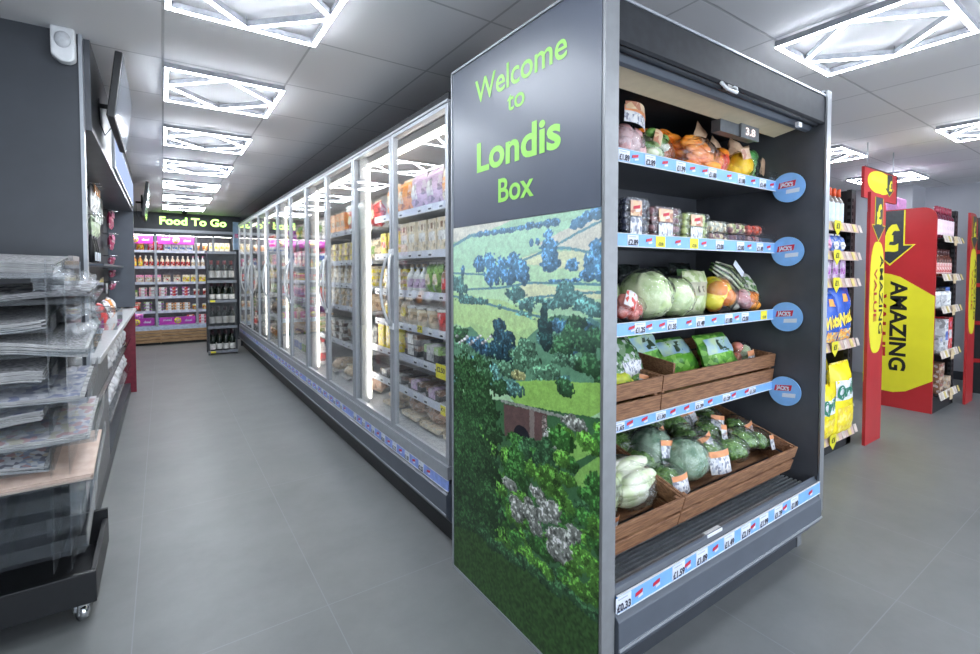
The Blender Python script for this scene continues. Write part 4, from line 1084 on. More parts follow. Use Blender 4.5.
# ------------------------------------------------------------------ glass-door refrigerated cabinets
FX = 1.10; UW = 1.33; FY0 = 1.925
warm = emis('cabinet_led', (1.0,.91,.80), 7.5)
innerw = mat('cabinet_inner_white', (.55,.56,.57), .5, var=.04)
shelfgrey = mat('shelf_grey', (.42,.44,.48), .45)
railw = mat('rail_lilac', (.62,.66,.80), .4, var=.04)
SHZ = [(1.66,1.405,1.17,.965,.785,.585,.40), (1.62,1.375,1.19,1.01,.72,.40)]
def freezer(name, label, loc, shelves, two=True):
    """local frame: x along the row, -y faces the aisle"""
    W = UW if two else UW*.5
    t = thing(name, label, 'refrigerated cabinet', loc, -PI/2, 'glass-door refrigerated cabinets in a row')
    b = MB()
    b.box(0,W,.72,.80,.08,2.06,innerw).box(0,W,.05,.80,.30,.385,shelfgrey).box(0,W,.09,.80,2.04,2.081,innerw)
    b.build('cabinet_body', t)
    c = MB(); c.box(0,W,-.012,.80,2.082,2.115,fascia_blk).box(0,W,-.018,.06,2.072,2.083,silver2); c.build('canopy', t)
    p = MB(); p.prism([(.10,.30),(-.01,.30),(-.012,.265),(-.030,.255),(-.030,.165),(-.022,.15),(.0,.115),(.02,.10),(.10,.10)],0,W,slate_mid)
    p.box(0,W,-.034,-.030,.158,.166,silver2).build('front_fascia', t)
    MB().box(0,W,.03,.80,0,.10,black).build('kick_plate', t)
    n = int(W/.11)
    rail_mesh([.03+i*.17 for i in range(int(W/.17))], [], [.115+i*.17 for i in range(int(W/.17))], ['£1.00','£2.25','£1.49','£3.00','£1.75']*2, W, y=-.020, z=.272, hgt=.050, tw=.028, base=mat('freezer_rail_blue',(.25,.36,.78),.4)).build('price_rail', t)
    MB().box(0,W,-.022,.05,.325,.385,silver2).build('door_sill', t)
    # frame posts between units and led strips
    for x in (0, W):
        s = 1 if x == 0 else -1
        m = MB(); m.box(min(x,x+s*.055),max(x,x+s*.055),.02,.075,.38,2.071,silver2); m.build('frame_post', t)
        e = MB(); e.box(min(x+s*.062,x+s*.078),max(x+s*.062,x+s*.078),.070,.082,.42,2.03,warm); e.build('light_strip', t)
    v = MB(); v.box(.07,W-.07,.10,.13,2.02,2.035,warm); v.build('top_light', t)
    # doors
    for k in ((0,1) if two else (0,)):
        x0 = k*UW/2+.004; x1 = x0+UW/2-.008; hinge = x0 if k == 0 else x1; meet = x1 if k == 0 else x0
        d = MB(); f = .028
        d.box(x0,x0+f,-.012,.016,.388,2.070,silver2).box(x1-f,x1,-.012,.016,.388,2.070,silver2).box(x0+f,x1-f,-.012,.016,.388,.42,silver2).box(x0+f,x1-f,-.012,.016,2.052,2.070,silver2)
        d = d.build('glass_door', t)
        MB().box(x0+f-.004,x1-f+.004,.000,.004,.416,2.056,glass).build('glass_pane', d)
        s = -1 if k == 0 else 1; mx = meet+s*.012
        h = MB(); pts = []
        for i in range(13):
            q = i/12; bow = math.sin(PI*q)
            pts.append((mx+s*.045*bow**1.2, -.016-.04*bow**.6, .985+.42*q))
        h.tube(pts, .0085, mat('handle_silver',(.62,.64,.66),.3,.3), 8).box(mx-.012,mx+.012,-.02,-.012,.965,1.0,white).box(mx-.012,mx+.012,-.02,-.012,1.39,1.425,white); h.build('door_handle', d)
    for j, z in enumerate(shelves[:-1]):
        dep = .60-.0*j; fy = .13 if j < len(shelves)-3 else .10
        sh = MB().box(.03,W-.03,fy+.006,.72,z-.022,z-.002,shelfgrey).build('shelf', t)
        r_ = MB(); r_.box(.03,W-.03,fy,fy+.006,z-.03,z+.012,railw)
        for i in range(int(W/.13)):
            if (i*7+j*3) % 4: r_.box(.06+i*.13,.115+i*.13,fy-.0015,fy,z-.026,z+.008,ticket); r_.box(.07+i*.13,.105+i*.13,fy-.002,fy-.0015,z-.020,z-.010,ink)
        r_.build('price_rail', sh)
    return t
BAYN = ['first glass-door cabinet beyond the welcome panel','second glass-door cabinet beyond the welcome panel','third glass-door cabinet beyond the welcome panel','fourth glass-door cabinet beyond the welcome panel','fifth glass-door cabinet beyond the welcome panel','sixth and last glass-door cabinet, by the wine rack']
SN = ['top','second','third','fourth','fifth','sixth','bottom']
FR = [None, None]
def cc(*a): return a
ROWS_A = [ # per shelf, near unit: from far door to near door
 [('pouch',.15,.16,.22,cc('orange','beige','cream'),1),('pouch',.15,.16,.24,cc('mauve','white','white'),1),('pouch',.15,.16,.23,cc('cream','red','orange'),1)],
 [('carton',.09,.12,.15,cc('yellow','red','red'),.8),('carton',.105,.12,.19,cc('cream','white','brown'),2.2)],
 [('tray',.13,.16,.05,cc('beige','yellow','white'),1),('bottle',.07,.07,.17,cc('white','beige','mauve'),.6),('pouch',.09,.10,.17,cc('green','white','cream'),.5),('bottle',.07,.07,.18,cc('brown','grey','red'),.9)],
 [('pouch',.12,.12,.15,cc('beige','cream','yellow'),1),('tub',.10,.1,.12,cc('cream','white','beige'),.9),('tub',.12,.12,.12,cc('red','white','red'),1.1)],
 [('carton',.10,.12,.15,cc('yellow','yellow','cream'),.9),('tray',.18,.18,.07,cc('black','brown','white'),.6),('tray',.20,.18,.10,cc('black','green','grey'),1.2)],
 [('tray',.18,.18,.05,cc('black','choc','grey'),1),('tray',.18,.18,.06,cc('black','brown','mauve'),1.6)],
 [('joint',.20,.36,.13,cc('beige','cream','red'),.9),('joint',.22,.36,.17,cc('meat','cream','beige'),2)]]
R2 = [
 [[('carton',.12,.14,.17,cc('orange','brown','beige'),1.2),('pouch',.13,.14,.19,cc('red','beige','cream'),1.5)], [('tray',.14,.16,.055,cc('beige','cream','yellow'),2),('pouch',.12,.14,.16,cc('cream','white','green'),1)], [('tray',.15,.16,.055,cc('cream','beige','white'),2),('tray',.14,.16,.05,cc('yellow','cream','beige'),1)], [('tray',.16,.16,.05,cc('beige','cream','grey'),2),('carton',.12,.12,.12,cc('beige','white','orange'),1)], [('tray',.18,.16,.06,cc('choc','grey','white'),1.5),('pouch',.13,.13,.17,cc('grey','white','brown'),1.5)], [('joint',.24,.26,.12,cc('beige','grey','cream'),1.5),('pouch',.16,.2,.12,cc('meat','cream','white'),1)]],
 [[('pouch',.14,.14,.19,cc('green','white','yellow'),1),('carton',.11,.14,.16,cc('brown','beige','cream'),1),('pouch',.13,.12,.18,cc('white','grey','green'),1)], [('carton',.10,.1,.14,cc('pink','white','white'),1.5),('tub',.09,.1,.11,cc('white','pink','blue'),1.5)], [('tub',.09,.1,.10,cc('yellow','white','red'),1),('tub',.10,.1,.11,cc('green','white','white'),1),('carton',.10,.1,.12,cc('white','blue','teal'),1)], [('tub',.1,.1,.12,cc('pink','white','purple'),1),('carton',.09,.1,.13,cc('red','white','white'),1)], [('pouch',.13,.12,.15,cc('beige','cream','orange'),1.6),('tray',.15,.15,.06,cc('green','beige','white'),1)], [('bottle',.09,.09,.24,cc('white','blue','blue'),1),('bottle',.09,.09,.24,cc('white','green','green'),1),('bottle',.09,.09,.24,cc('white','red','red'),1)]],
 [[('pouch',.14,.14,.18,cc('orange','white','white'),1),('pouch',.13,.14,.18,cc('purple','white','yellow'),1)], [('carton',.11,.12,.14,cc('pink','purple','white'),1),('carton',.11,.12,.14,cc('blue','white','white'),1)], [('tub',.09,.1,.1,cc('cream','orange','orange'),1),('tub',.09,.1,.1,cc('cream','red','red'),1)], [('carton',.12,.1,.12,cc('green','white','yellow'),1),('pouch',.12,.12,.13,cc('red','beige','white'),1)], [('pouch',.13,.12,.15,cc('beige','cream','brown'),1),('tray',.15,.15,.06,cc('cream','green','white'),1)], [('bottle',.1,.1,.24,cc('cream','white','orange'),1),('pouch',.16,.12,.18,cc('teal','white','white'),1)]]]
NB = 6
for u in range(NB):
    y1 = FY0+UW*(u+1); last = (u == NB-1)
    sh = SHZ[0] if u == 0 else SHZ[1]
    if last: y1 = FY0+UW*u+UW*.5
    loc = (FX, y1, 0)
    if u == 0: freezer('refrigerated_cabinet', BAYN[0], loc, sh)
    elif u == 1: FR[1] = freezer('refrigerated_cabinet', BAYN[1], loc, sh)
    elif last: freezer('refrigerated_cabinet', BAYN[5].capitalize().replace('Sixth','sixth'), loc, sh, two=False)
    else: dup(FR[1], loc, -PI/2, BAYN[u])
    L = UW*.5 if last else UW
    place0 = lambda z: (lambda x, f, dz: (FX+f, y1-x, z+dz, -PI/2))
    used = set()
    rows_ = ROWS_A if u == 0 else R2[(u-1) % 3]
    for j, z in enumerate(sh):
        where = 'on the %s shelf of the %s' % ('bottom' if j == len(sh)-1 else SN[j], BAYN[u].replace(' beyond the welcome panel','').replace(', by the wine rack',''))
        if u != 0 and u < 5 and u >= 4: where = where
        fill_row(rows_[j], .07, L-.07, place0(z+.001), where, 'food %s' % where, u < 2, front=.155 if j < len(sh)-3 else .125, seed=u*10+j, layers=3 if (u > 0 or j == 2) else (1 if j > 4 else 2), used=used)
# far end panel of the row
MB().box(0,.80,0,.03,0,2.11,slate).build('end_panel', None, loc=(FX,FY0+UW*5.5,0))
tag(bpy.data.objects['end_panel'], 'dark end panel closing the far end of the glass-door cabinets', 'panel')
# yellow offers hanging on shelf edges in the first cabinet
def offer(label, loc, w, h, txt):
    b = MB(); b.box(-w/2,w/2,-.002,0,-h/2,h/2,yellow_t); b.text(txt, ink, T3(0,-.0035,-h*.05), width=w*.8, height=h*.36, bold=.03)
    o = b.build('price_card', loc=loc); o.rotation_euler = (0,0,-PI/2); tag(o, label, 'price card')
offer('large yellow price card hanging from the fifth shelf of the first glass-door cabinet', (FX+.09,2.19,.775), .11, .075, '£2.50')
offer('small yellow price card on the sixth shelf edge of the first glass-door cabinet', (FX+.09,2.17,.575), .05, .05, '£1')
offer('yellow price card on the fourth shelf edge beside the door meeting post', (FX+.12,2.50,.965), .06, .04, '£3')
# ------------------------------------------------------------------ food to go wall cabinet
fy = 10.25
ft = thing('food_to_go_cabinet', 'long open chiller at the aisle end under the lime Food To Go sign', 'display cabinet', (-.75,fy,0))
Wf = 2.0
MB().box(0,Wf,.62,.72,0,2.04,mat('chiller_back',(.20,.20,.24),.5)).box(0,Wf,.05,.62,.12,.30,slate_mid).box(Wf-.14,Wf,-.02,.72,0,2.04,slate).box(0,Wf,.02,.7,0,.12,black).build('cabinet_body', ft)
hd = MB().box(0,Wf,-.02,.72,2.04,2.325,slate).build('header_panel', ft)
x = MB(); x.text('Food To Go', emis('lime_sign',(.50,1.,.18),2.3), T3(1.24,-.024,2.125), width=1.03, height=.135, bold=.03); x.build('lettering', hd)
MB().box(0,Wf,-.05,.10,1.985,2.035,silver2).box(0,Wf-.14,-.03,.02,1.93,1.985,slate).build('canopy_trim', ft)
MB().box(.02,Wf-.16,.03,.08,1.93,1.94,emis('chiller_led',(1,.95,.92),16.)).build('top_light', ft)
for xx in (.64,1.25,1.52): MB().box(xx,xx+.035,.0,.05,.30,1.93,silver2).build('upright', ft)
FZ = [1.655,1.37,1.09,.835,.575,.315]
for z in FZ:
    s = MB().box(0,Wf-.14,.14,.62,z-.02,z,shelfgrey).box(.02,Wf-.16,.145,.160,z-.026,z-.020,emis('added_shelf_glow',(1,.96,.94),5.)).build('shelf', ft)  # glowing strip added under each shelf to brighten the food
    r_ = MB().box(0,Wf-.14,.132,.14,z-.03,z+.015,railw)
    for i in range(14): r_.box(.05+i*.13,.10+i*.13,.130,.132,z-.026,z+.011,ticket)
    r_.build('price_rail', s)
MB().box(0,Wf-.14,-.01,.05,.255,.32,mat('pale_blue_rail',(.50,.62,.80),.4)).build('lower_price_rail', ft)
pk = printed('meal_deal_print', [(.50,.03,.42),(.50,.03,.42),(.44,.03,.40),(.60,.05,.50)], 9)
for (xa,xb,za,zb,lab) in ((.10,.62,1.78,1.92,'upper left'),(.69,1.24,1.78,1.92,'upper middle'),(.10,.62,.335,.47,'lower left'),(.69,1.24,.335,.47,'lower middle')):
    m = MB().box(xa,xb,0,.004,za,zb,pk)
    m.lathe([(.055,0),(.055,.002)], PM['yellow'], 20); m.v[-40:] = [( (xa+xb)/2+v[0], -.004+v[2], (za+zb)/2+v[1]) for v in m.v[-40:]]
    m.text('£3', PM['purple'], T3((xa+xb)/2,-.007,(za+zb)/2-.02), width=.06, height=.045, bold=.03)
    m.text('meal', ticket, T3(xa+(xb-xa)*.22,-.003,(za+zb)/2), width=(xb-xa)*.22, height=.04, bold=.02).text('deal', ticket, T3(xb-(xb-xa)*.2,-.003,(za+zb)/2-.02), width=(xb-xa)*.2, height=.04, bold=.02)
    m.build('meal_deal_sign', ft, loc=(0,.10,0))
FR_ROWS = [
 [('pouch',.12,.12,.16,cc('red','orange','red'),1),('pouch',.12,.12,.16,cc('orange','red','yellow'),.6),('pouch',.10,.1,.17,cc('red','white','pink'),.8),('carton',.10,.1,.12,cc('white','blue','mauve'),1.4),('tub',.09,.09,.16,cc('beige','white','orange'),.8),('carton',.08,.1,.17,cc('cream','yellow','brown'),1.1)],
 [('bottle',.07,.07,.20,cc('green','white','yellow'),.9),('bottle',.07,.07,.20,cc('orange','white','yellow'),.5),('bottle',.07,.07,.20,cc('cream','white','red'),2.2),('bottle',.07,.07,.20,cc('white','pink','beige'),1.2),('pouch',.1,.1,.16,cc('pink','white','white'),.8)],
 [('wedge',.11,.10,.14,cc('red','beige','white'),1),('wedge',.11,.10,.14,cc('pink','beige','white'),1.1),('wedge',.11,.10,.14,cc('brown','cream','red'),.9),('wedge',.11,.10,.14,cc('cream','yellow','orange'),1.5),('pouch',.1,.1,.14,cc('red','pink','white'),.8)],
 [('wedge',.11,.10,.13,cc('green','cream','white'),1.1),('tray',.12,.12,.06,cc('pink','beige','white'),1.3),('tray',.12,.12,.06,cc('white','purple','red'),1.1),('tub',.1,.1,.13,cc('beige','white','red'),.9),('wedge',.11,.1,.13,cc('beige','cream','yellow'),1)],
 [('pouch',.12,.1,.16,cc('brown','red','red'),1.2),('tray',.12,.12,.06,cc('purple','green','white'),1),('tray',.12,.12,.05,cc('beige','orange','white'),1.1),('tub',.1,.1,.11,cc('yellow','white','orange'),.9),('pouch',.1,.1,.13,cc('beige','cream','orange'),1)],
 [('carton',.12,.1,.09,cc('purple','pink','red'),1.2),('tray',.12,.12,.05,cc('white','grey','blue'),1.6),('tray',.12,.12,.06,cc('pink','red','white'),1),('carton',.12,.1,.12,cc('cream','beige','brown'),1)]]
used = set()
for j, z in enumerate(FZ):
    where = 'on the %s shelf of the Food To Go chiller' % (['top','second','third','fourth','fifth','bottom'][j])
    fill_row(FR_ROWS[j], .02, Wf-.17, (lambda zz: (lambda x, f, dz: (-.75+x, fy+f, zz+dz, 0)))(z+.001), where, 'food %s' % where, False, front=.155, seed=90+j, layers=3, used=used)
cr = MB()
for k in range(4): cr.box(0,1.42,-.06,-.045,.045+k*.056,.093+k*.056,wood2)
for xx in (.0,.70,1.40): cr.box(xx,xx+.02,-.045,-.0,.03,.265,wood2)
cr.box(1.405,1.42,-.045,.04,.04,.265,wood2)
tag(cr.build('wooden_crate', loc=(-.75,fy-.01,0), bev=.003), 'slatted wooden crate front along the foot of the Food To Go chiller', 'crate')
# blue sign at the right of the header
t = thing('shelf_sign', 'narrow pale blue upright sign between the Food To Go chiller and glass doors', 'sign', (1.165,10.17,1.70))
MB().box(-.055,.055,0,.05,0,.52,mat('pale_blue_sign',(.42,.60,.80),.4,scale=9)).build('sign_board', t); MB().box(-.03,.03,-.002,0,.22,.30,PM['pink']).build('sign_print', t)

# ------------------------------------------------------------------ wine rack
wr = thing('wine_rack', 'dark four-tier mesh rack of wine bottles at the aisle end', 'rack', (.565,8.50,0))
Wr, Dr = .40, .34
fm = mat('rack_metal', (.035,.04,.047), .45)
for x in (0, Wr-.02):
    for y in (0, Dr-.02): MB().box(x,x+.02,y,y+.02,0,1.62,fm).build('post', wr)
RZ = [.06,.44,.845,1.15]
for z in RZ+[1.60]:
    MB().box(.02,Wr-.02,.0,Dr,z-.02,z,fm).box(.0,Wr,-.012,.0,z-.035,z+.006,mat('rack_edge',(.20,.22,.25),.4)).build('shelf', wr)
def expanded(w, h, n, m_):
    m = MB(); r = .0022
    for i in range(n): 
        for k in range(m_):
            cx = w*(i+.5)/n; cz = h*(k+.5)/m_; a = w/n/2; c = h/m_/2
            for (p,q) in (((cx-a,cz),(cx,cz+c)),((cx,cz+c),(cx+a,cz)),((cx+a,cz),(cx,cz-c)),((cx,cz-c),(cx-a,cz))):
                m.add([(p[0],0,p[1]-r),(q[0],0,q[1]-r),(q[0],0,q[1]+r),(p[0],0,p[1]+r)],[(0,1,2,3)],mat('mesh_wire',(.12,.13,.14),.45,.3))
    return m
for z0, z1 in ((1.155,1.58),(.45,.81)):
    me = expanded(Wr-.04, z1-z0, 11, 15); o = me.build('mesh_panel', wr, loc=(.02,.004,z0))
for z0, z1 in ((.06,1.60),):
    o = expanded(Dr-.04, z1-z0, 8, 40).build('side_mesh', wr, loc=(.004,Dr-.02,z0)); o.rotation_euler = (0,0,-PI/2)
o = MB().box(.01,Wr-.01,Dr-.004,Dr,.06,1.6,fm).build('back_panel', wr)
MB().box(.03,.10,-.016,-.012,.82,.846,yellow_t).build('price_tag', wr); MB().box(.03,.10,-.016,-.012,.03,.058,yellow_t).build('price_tag', wr)
wineg = mat('wine_glass', (.012,.02,.014), .08, spec=.8); wlab = mat('wine_label', (.70,.70,.66), .6); foil = mat('wine_foil', (.05,.02,.03), .3)
foil2 = mat('wine_foil_red', (.35,.06,.06), .3)
def wine(key, foil_, lh=(.08,.17), rr=.037, H_=.30, glass_=None, lab_=None):
    if key in BUILD: return BUILD[key]
    b = MB().lathe([(rr*.9,0),(rr,.006),(rr,H_*.60),(rr*.85,H_*.68),(rr*.38,H_*.77),(rr*.36,H_*.96),(rr*.4,H_*.965),(rr*.4,H_)], glass_ or wineg, 16)
    c = MB().lathe([(rr*.42,H_*.80),(rr*.42,H_*1.005)], foil_, 12)
    l = MB().lathe([(rr*1.02,H_*lh[0]),(rr*1.02,H_*lh[1])], lab_ or wlab, 16, caps=False)
    BUILD[key] = [('body',b.mesh(key+'b')),('foil_cap',c.mesh(key+'c')),('paper_label',l.mesh(key+'l'))]; return BUILD[key]
for j, (z, hh) in enumerate(((.06,.31),(.44,.30),(.845,.27),(1.15,.31))):
    for i in range(4):
        for r_ in range(2):
            lab = '%s wine bottle on the %s tier of the mesh wine rack, %s row' % (['dark white-labelled','cream-labelled','dark square-labelled','red-capped'][j], ['bottom','second lowest','second highest','top'][j], ['front','back'][r_])
            p = wine('wine%d' % j, foil2 if j == 3 else foil, (.06,.34) if j in (0,2) else (.15,.5), .040, hh)
            put('wine_bottle', p, (.565+.065+i*.09, 8.50+.07+r_*.15, z+.001), 0, lab, 'bottle', 'wine bottles, %s tier %s row' % (ORD[j], ['front','back'][r_]))
# ------------------------------------------------------------------ promotion bays on the right
gred = mat('promo_red', (.42,.025,.028), .32, var=.05, scale=4); gyel = mat('promo_yellow', (.74,.68,.03), .35, var=.04, scale=4)
gdark = mat('promo_charcoal', (.035,.04,.045), .4); gink = mat('promo_black', (.015,.015,.015), .4)
gond = mat('bay_black_steel', (.018,.019,.021), .45); railp = mat('promo_rail', (.50,.36,.32), .45, var=.1)
slotm = mat('slot_hole', (.002,.002,.002), .9)
def pound_arrow(m, cx, ztop, w, h):
    """dark downward arrow with a yellow pound sign; thin layers stacked outwards"""
    m.prism([(cx-w*.30,ztop),(cx+w*.30,ztop),(cx+w*.30,ztop-h*.62),(cx+w*.52,ztop-h*.62),(cx,ztop-h),(cx-w*.52,ztop-h*.62),(cx-w*.30,ztop-h*.62)],-.0030,-.0022,gyel,'y')
    k = .012*w/.4
    m.prism([(cx-w*.30+k,ztop),(cx+w*.30-k,ztop),(cx+w*.30-k,ztop-h*.64),(cx+w*.46,ztop-h*.64),(cx,ztop-h*.965),(cx-w*.46,ztop-h*.64),(cx-w*.30+k,ztop-h*.64)],-.0040,-.0031,gdark,'y')
def blob_poly(x0, x1, z0, z1, n=10, p=2.6):
    cx, cz, a, b = (x0+x1)/2, (z0+z1)/2, (x1-x0)/2, (z1-z0)/2
    return [(cx+a*math.copysign(abs(math.cos(t))**(2/p), math.cos(t)), cz+b*math.copysign(abs(math.sin(t))**(2/p), math.sin(t))) for t in [2*PI*k/(4*n) for k in range(4*n)]]
def narrow_panel(parent, x0, x1, y, top):
    w = x1-x0; m = MB(); r = .12
    pr = [(x0,0),(x1,0),(x1,top-r)]+[(x1-r+r*math.cos(a),top-r+r*math.sin(a)) for a in [PI/2*k/6 for k in range(1,7)]]+[(x0,top)]
    m.prism(pr, 0, .02, gred, 'y')
    m.prism(blob_poly(x0+w*.05,x1-w*.03,.68,1.52,p=3), -.0022, 0, gyel, 'y')
    cx = (x0+x1)/2
    pound_arrow(m, cx+w*.02, top-.03, w*.88, .33); m.text('£', gyel, T3(cx+w*.02,-.0052,top-.22), width=w*.34, height=.14, bold=.05)
    m.text('AMAZING', gink, T3(cx+w*.16,-.0035,1.12, ry=PI/2), width=.60, height=w*.24, bold=.02)
    m.text('VALUE', gred, T3(cx-w*.20,-.0035,1.12, ry=PI/2), width=.40, height=w*.20, bold=.02)
    o = m.build('side_fin', parent, loc=(0,y,0)); return o
def bay(name, label, loc, W, D, rails, top, fin, big, lit=False):
    t = thing(name, label, 'shelving bay', loc)
    b = MB().box(0,W,D-.03,D,0,top,gond).box(0,W,.03,D-.03,0,rails[-1]-.01,gond); b.build('bay_back', t)
    u = MB().box(W-.085,W-.04,.03,.06,0,top,gond)
    for k in range(int(top/.05)-1): u.box(W-.070,W-.055,.028,.03,.06+k*.05,.085+k*.05,slotm)
    for k in range(int(top/.05)-1): u.box(W-.0865,W-.085,.035,.055,.06+k*.05,.085+k*.05,slotm)
    u.build('slotted_upright', t); MB().box(W-.04,W-.005,.03,D,0,top,gond).build('side_panel', t)
    for z in rails:
        s = MB().box(.03,W-.085,.0,D-.03,z-.012,z,gond).build('shelf', t)
        r_ = MB().prism([(-.022,z-.040),(-.004,z+.024),(.0,z+.024),(-.016,z-.040)],.03,W-.085,railp if not lit else mat('glare_promo_rail',(.74,.68,.60),.45))  # lit bay: paler rail colour stands in for glare of the nearby light
        for k in range(int(W/.11)): r_.prism([(-.024,z-.034),(-.008,z+.020),(-.006,z+.020),(-.022,z-.034)],.05+k*.11,.10+k*.11,mat('muted_yellow_ticket',(.62,.50,.18),.5) if k%2 else mat('beige_ticket',(.58,.50,.44),.5))
        r_.build('price_rail', s)
        if not lit:
            x = .30; q = MB(); q.prism([(x-.05,z+.03),(x-.05,z-.03),(x,z-.075),(x+.05,z-.03),(x+.05,z+.03)],-.030,-.028,gyel,'y'); q.text('£1', gink, T3(x,-.032,z-.025), width=.05, height=.035, bold=.03); q.build('offer_tag', s)
        else:
            q = MB(); q.box(.27,.36,-.030,-.028,z-.065,z+.02,mat('kraft_tag',(.66,.52,.32),.5)); q.build('offer_tag', s)
    narrow_panel(t, W, W+fin, -.06, top-.02)
    # big side panel, facing the cabinets (-x)
    p = MB(); r = .10; w = D+.12
    pr = [(0,0),(w,0),(w,top-r)]+[(w-r+r*math.cos(a),top-r+r*math.sin(a)) for a in [PI/2*k/6 for k in range(1,7)]]+[(0,top)]
    p.prism(pr, 0, .02, gred, 'y')
    p.prism([(0,1.30),(.08,1.29),(.20,1.27),(.27,1.245),(w,1.07),(w,.30),(.33,.17),(.24,.145),(.10,.15),(0,.20)], -.0022, 0, gyel, 'y')
    pound_arrow(p, .19, top-.01, .36, .52)
    p.text('£', gyel, T3(.19,-.0052,1.50), width=.14, height=.24, bold=.05)
    p.text('AMAZING', gink, T3(.205,-.0035,.78, ry=PI/2), width=.85, height=.125, bold=.03)
    p.text('VALUE', gred, T3(.075,-.0035,.78, ry=PI/2), width=.60, height=.10, bold=.03)
    o = p.build('side_panel_large', t, loc=(-.022,big,0)); o.rotation_euler = (0,0,-PI/2)
    return t
A_ = (3.50,1.39,0); RA = [1.615,1.415,1.225,.785,.14]
bay('shelving_bay', 'promotion shelving bay with crisps and red fin beside the vegetable cabinet', A_, .785, .34, RA, 1.90, .31, .40)
Bq = (5.76,1.26,0); RB = [1.60,1.25,.955,.545,.165]
bay('shelving_bay', 'promotion shelving bay with large red and yellow amazing value side panel', Bq, .66, .40, RB, 1.88, .27, .55, True)
t = thing('shelving_bay', 'dark shelving bay at the right picture edge beyond the last red fin', 'shelving bay', (7.12,.3,0))
MB().box(0,.5,0,1.0,0,1.86,gond).build('bay_back', t)
for z in (.35,.75,1.15,1.5): MB().box(-.01,0,.02,.98,z-.02,z+.02,gred).build('price_rail', t)
def rowg(base, rails, j, spec, nm_where, group, used, seed, layers=1, h0=0):
    fill_row(spec, .04, .56 if base is Bq else .62, (lambda x,f,dz: (base[0]+x, base[1]+f, rails[j]+.001+dz, 0)), nm_where, group, True, front=.015, seed=seed, layers=layers, used=used)
used = set()
# bay A
for i in range(7):
    p = wine('sauceA', mat('sauce_cap_red',(.75,.10,.03),.4), (.12,.62), .033, .27, mat('clear_sauce',(.25,.22,.20),.1), mat('pale_blue_label',(.62,.72,.80),.5))
    put('drink_bottle', p, (A_[0]+.08+i*.078, A_[1]+.06, RA[0]+.001), 0, 'red-capped bottle with a pale blue label on the top shelf of the crisps bay', 'bottle', 'red-capped bottles')
rowg(A_,RA,1,[('pouch',.10,.10,.15,cc('mauve','white','pink'),1.6),('pouch',.10,.1,.14,cc('blue','white','white'),1)],'on the second shelf of the crisps bay','packets on the second shelf of the crisps bay',used,201)
rowg(A_,RA,2,[('carton',.10,.1,.145,cc('purple','white','white'),1),('carton',.095,.1,.15,cc('mauve','purple','white'),2)],'on the third shelf of the crisps bay','packets on the third shelf of the crisps bay',used,203)
wblue = mat('crisp_blue', (.025,.10,.50), .22, var=.25, scale=10); wyel = mat('puff_yellow', (.90,.66,.05), .4); worange = printed('cheese_puffs', [(.8,.4,.08),(.85,.6,.2),(.1,.3,.6),(.75,.3,.05)], 60)
for i,(x,y,z,w,h_,l) in enumerate([(3.76,1.40,RA[3],.27,.36,'blue crisp bag with yellow lettering, left one on the fourth shelf of the crisps bay'),(4.01,1.41,RA[3],.33,.40,'large blue crisp bag with yellow lettering nearest the red fin'),(3.86,1.52,RA[3]+.01,.30,.39,'blue crisp bag behind the two front ones on the fourth shelf')]):
    pouch('crisp_bag', l, 'crisp packet', (x,y,z+.002), w, h_, .10, wblue, 301+i, rx=-.05, ry=.04*(1-i), crimp=PM['blue'], lab=[(.38,.62,.74,.88,mat('cheddar_patch',(.78,.34,.06),.4)),(.2,.95,.06,.26,worange)], txt=[('Wotsits', wyel, .10,.95,.36,.085,.05,.15)] if i < 2 else None)
qyel = mat('crisp_yellow', (.88,.74,.02), .25, var=.10, scale=14); qgrn = mat('quaver_green', (.02,.20,.12), .4); crisp = printed('curly_crisps', [(.88,.72,.03),(.80,.58,.06),(.92,.80,.20),(.85,.68,.02)], 50)
for i,(x,y,z,w,h_,l) in enumerate([(3.74,1.395,RA[4],.24,.36,'yellow crisp bag with green lettering, left one at the bottom of the crisps bay'),(3.99,1.385,RA[4]+.0,.33,.50,'large yellow crisp bag with green lettering at the bottom of the crisps bay'),(3.80,1.50,RA[4],.30,.58,'tall yellow crisp bag behind the front two at the bottom'),(4.00,1.53,RA[4],.30,.54,'yellow crisp bag half hidden behind the large yellow one')]):
    pouch('crisp_bag', l, 'crisp packet', (x,y,z+.002), w, h_, .11, qyel, 311+i, rx=-.04, crimp=PM['yellow'], lab=[(.06,.95,.50,.78,mat('pale_swoosh',(.74,.80,.84),.4)),(.1,.9,.05,.40,crisp)], txt=[('Quavers', qgrn, .08,.94,.58,.085,.06,.12)] if i < 2 else None)
# bay B
for i in range(6):
    p = wine('roseB', mat('rose_cap',(.30,.04,.07),.3), (.10,.58), .036, .29, mat('rose_glass',(.12,.02,.04),.1), mat('pink_label',(.78,.60,.66),.5))
    put('drink_bottle', p, (Bq[0]+.07+i*.086, Bq[1]+.06, RB[0]+.001), 0, 'dark pink-labelled bottle on the top shelf beside the large red side panel', 'bottle', 'bottles on the top shelf of the amazing value bay')
    p = wine('sauceB', mat('white_cap',(.10,.04,.04),.4), (.10,.50), .031, .25, mat('brown_glass',(.10,.03,.02),.1), mat('red_white_label',(.70,.56,.52),.5,scale=40,col2=(.5,.05,.05)))
    put('drink_bottle', p, (Bq[0]+.07+i*.082, Bq[1]+.06, RB[1]+.001), 0, 'slim brown bottle with red and white label on the second shelf of the far bay', 'bottle', 'bottles on the second shelf of the amazing value bay')
rowg(Bq,RB,2,[('jar',.10,.1,.19,cc('white','black','grey'),1.5),('jar',.10,.1,.19,cc('white','blue','white'),1)],'on the third shelf of the amazing value bay','jars on the third shelf of the amazing value bay',used,211)
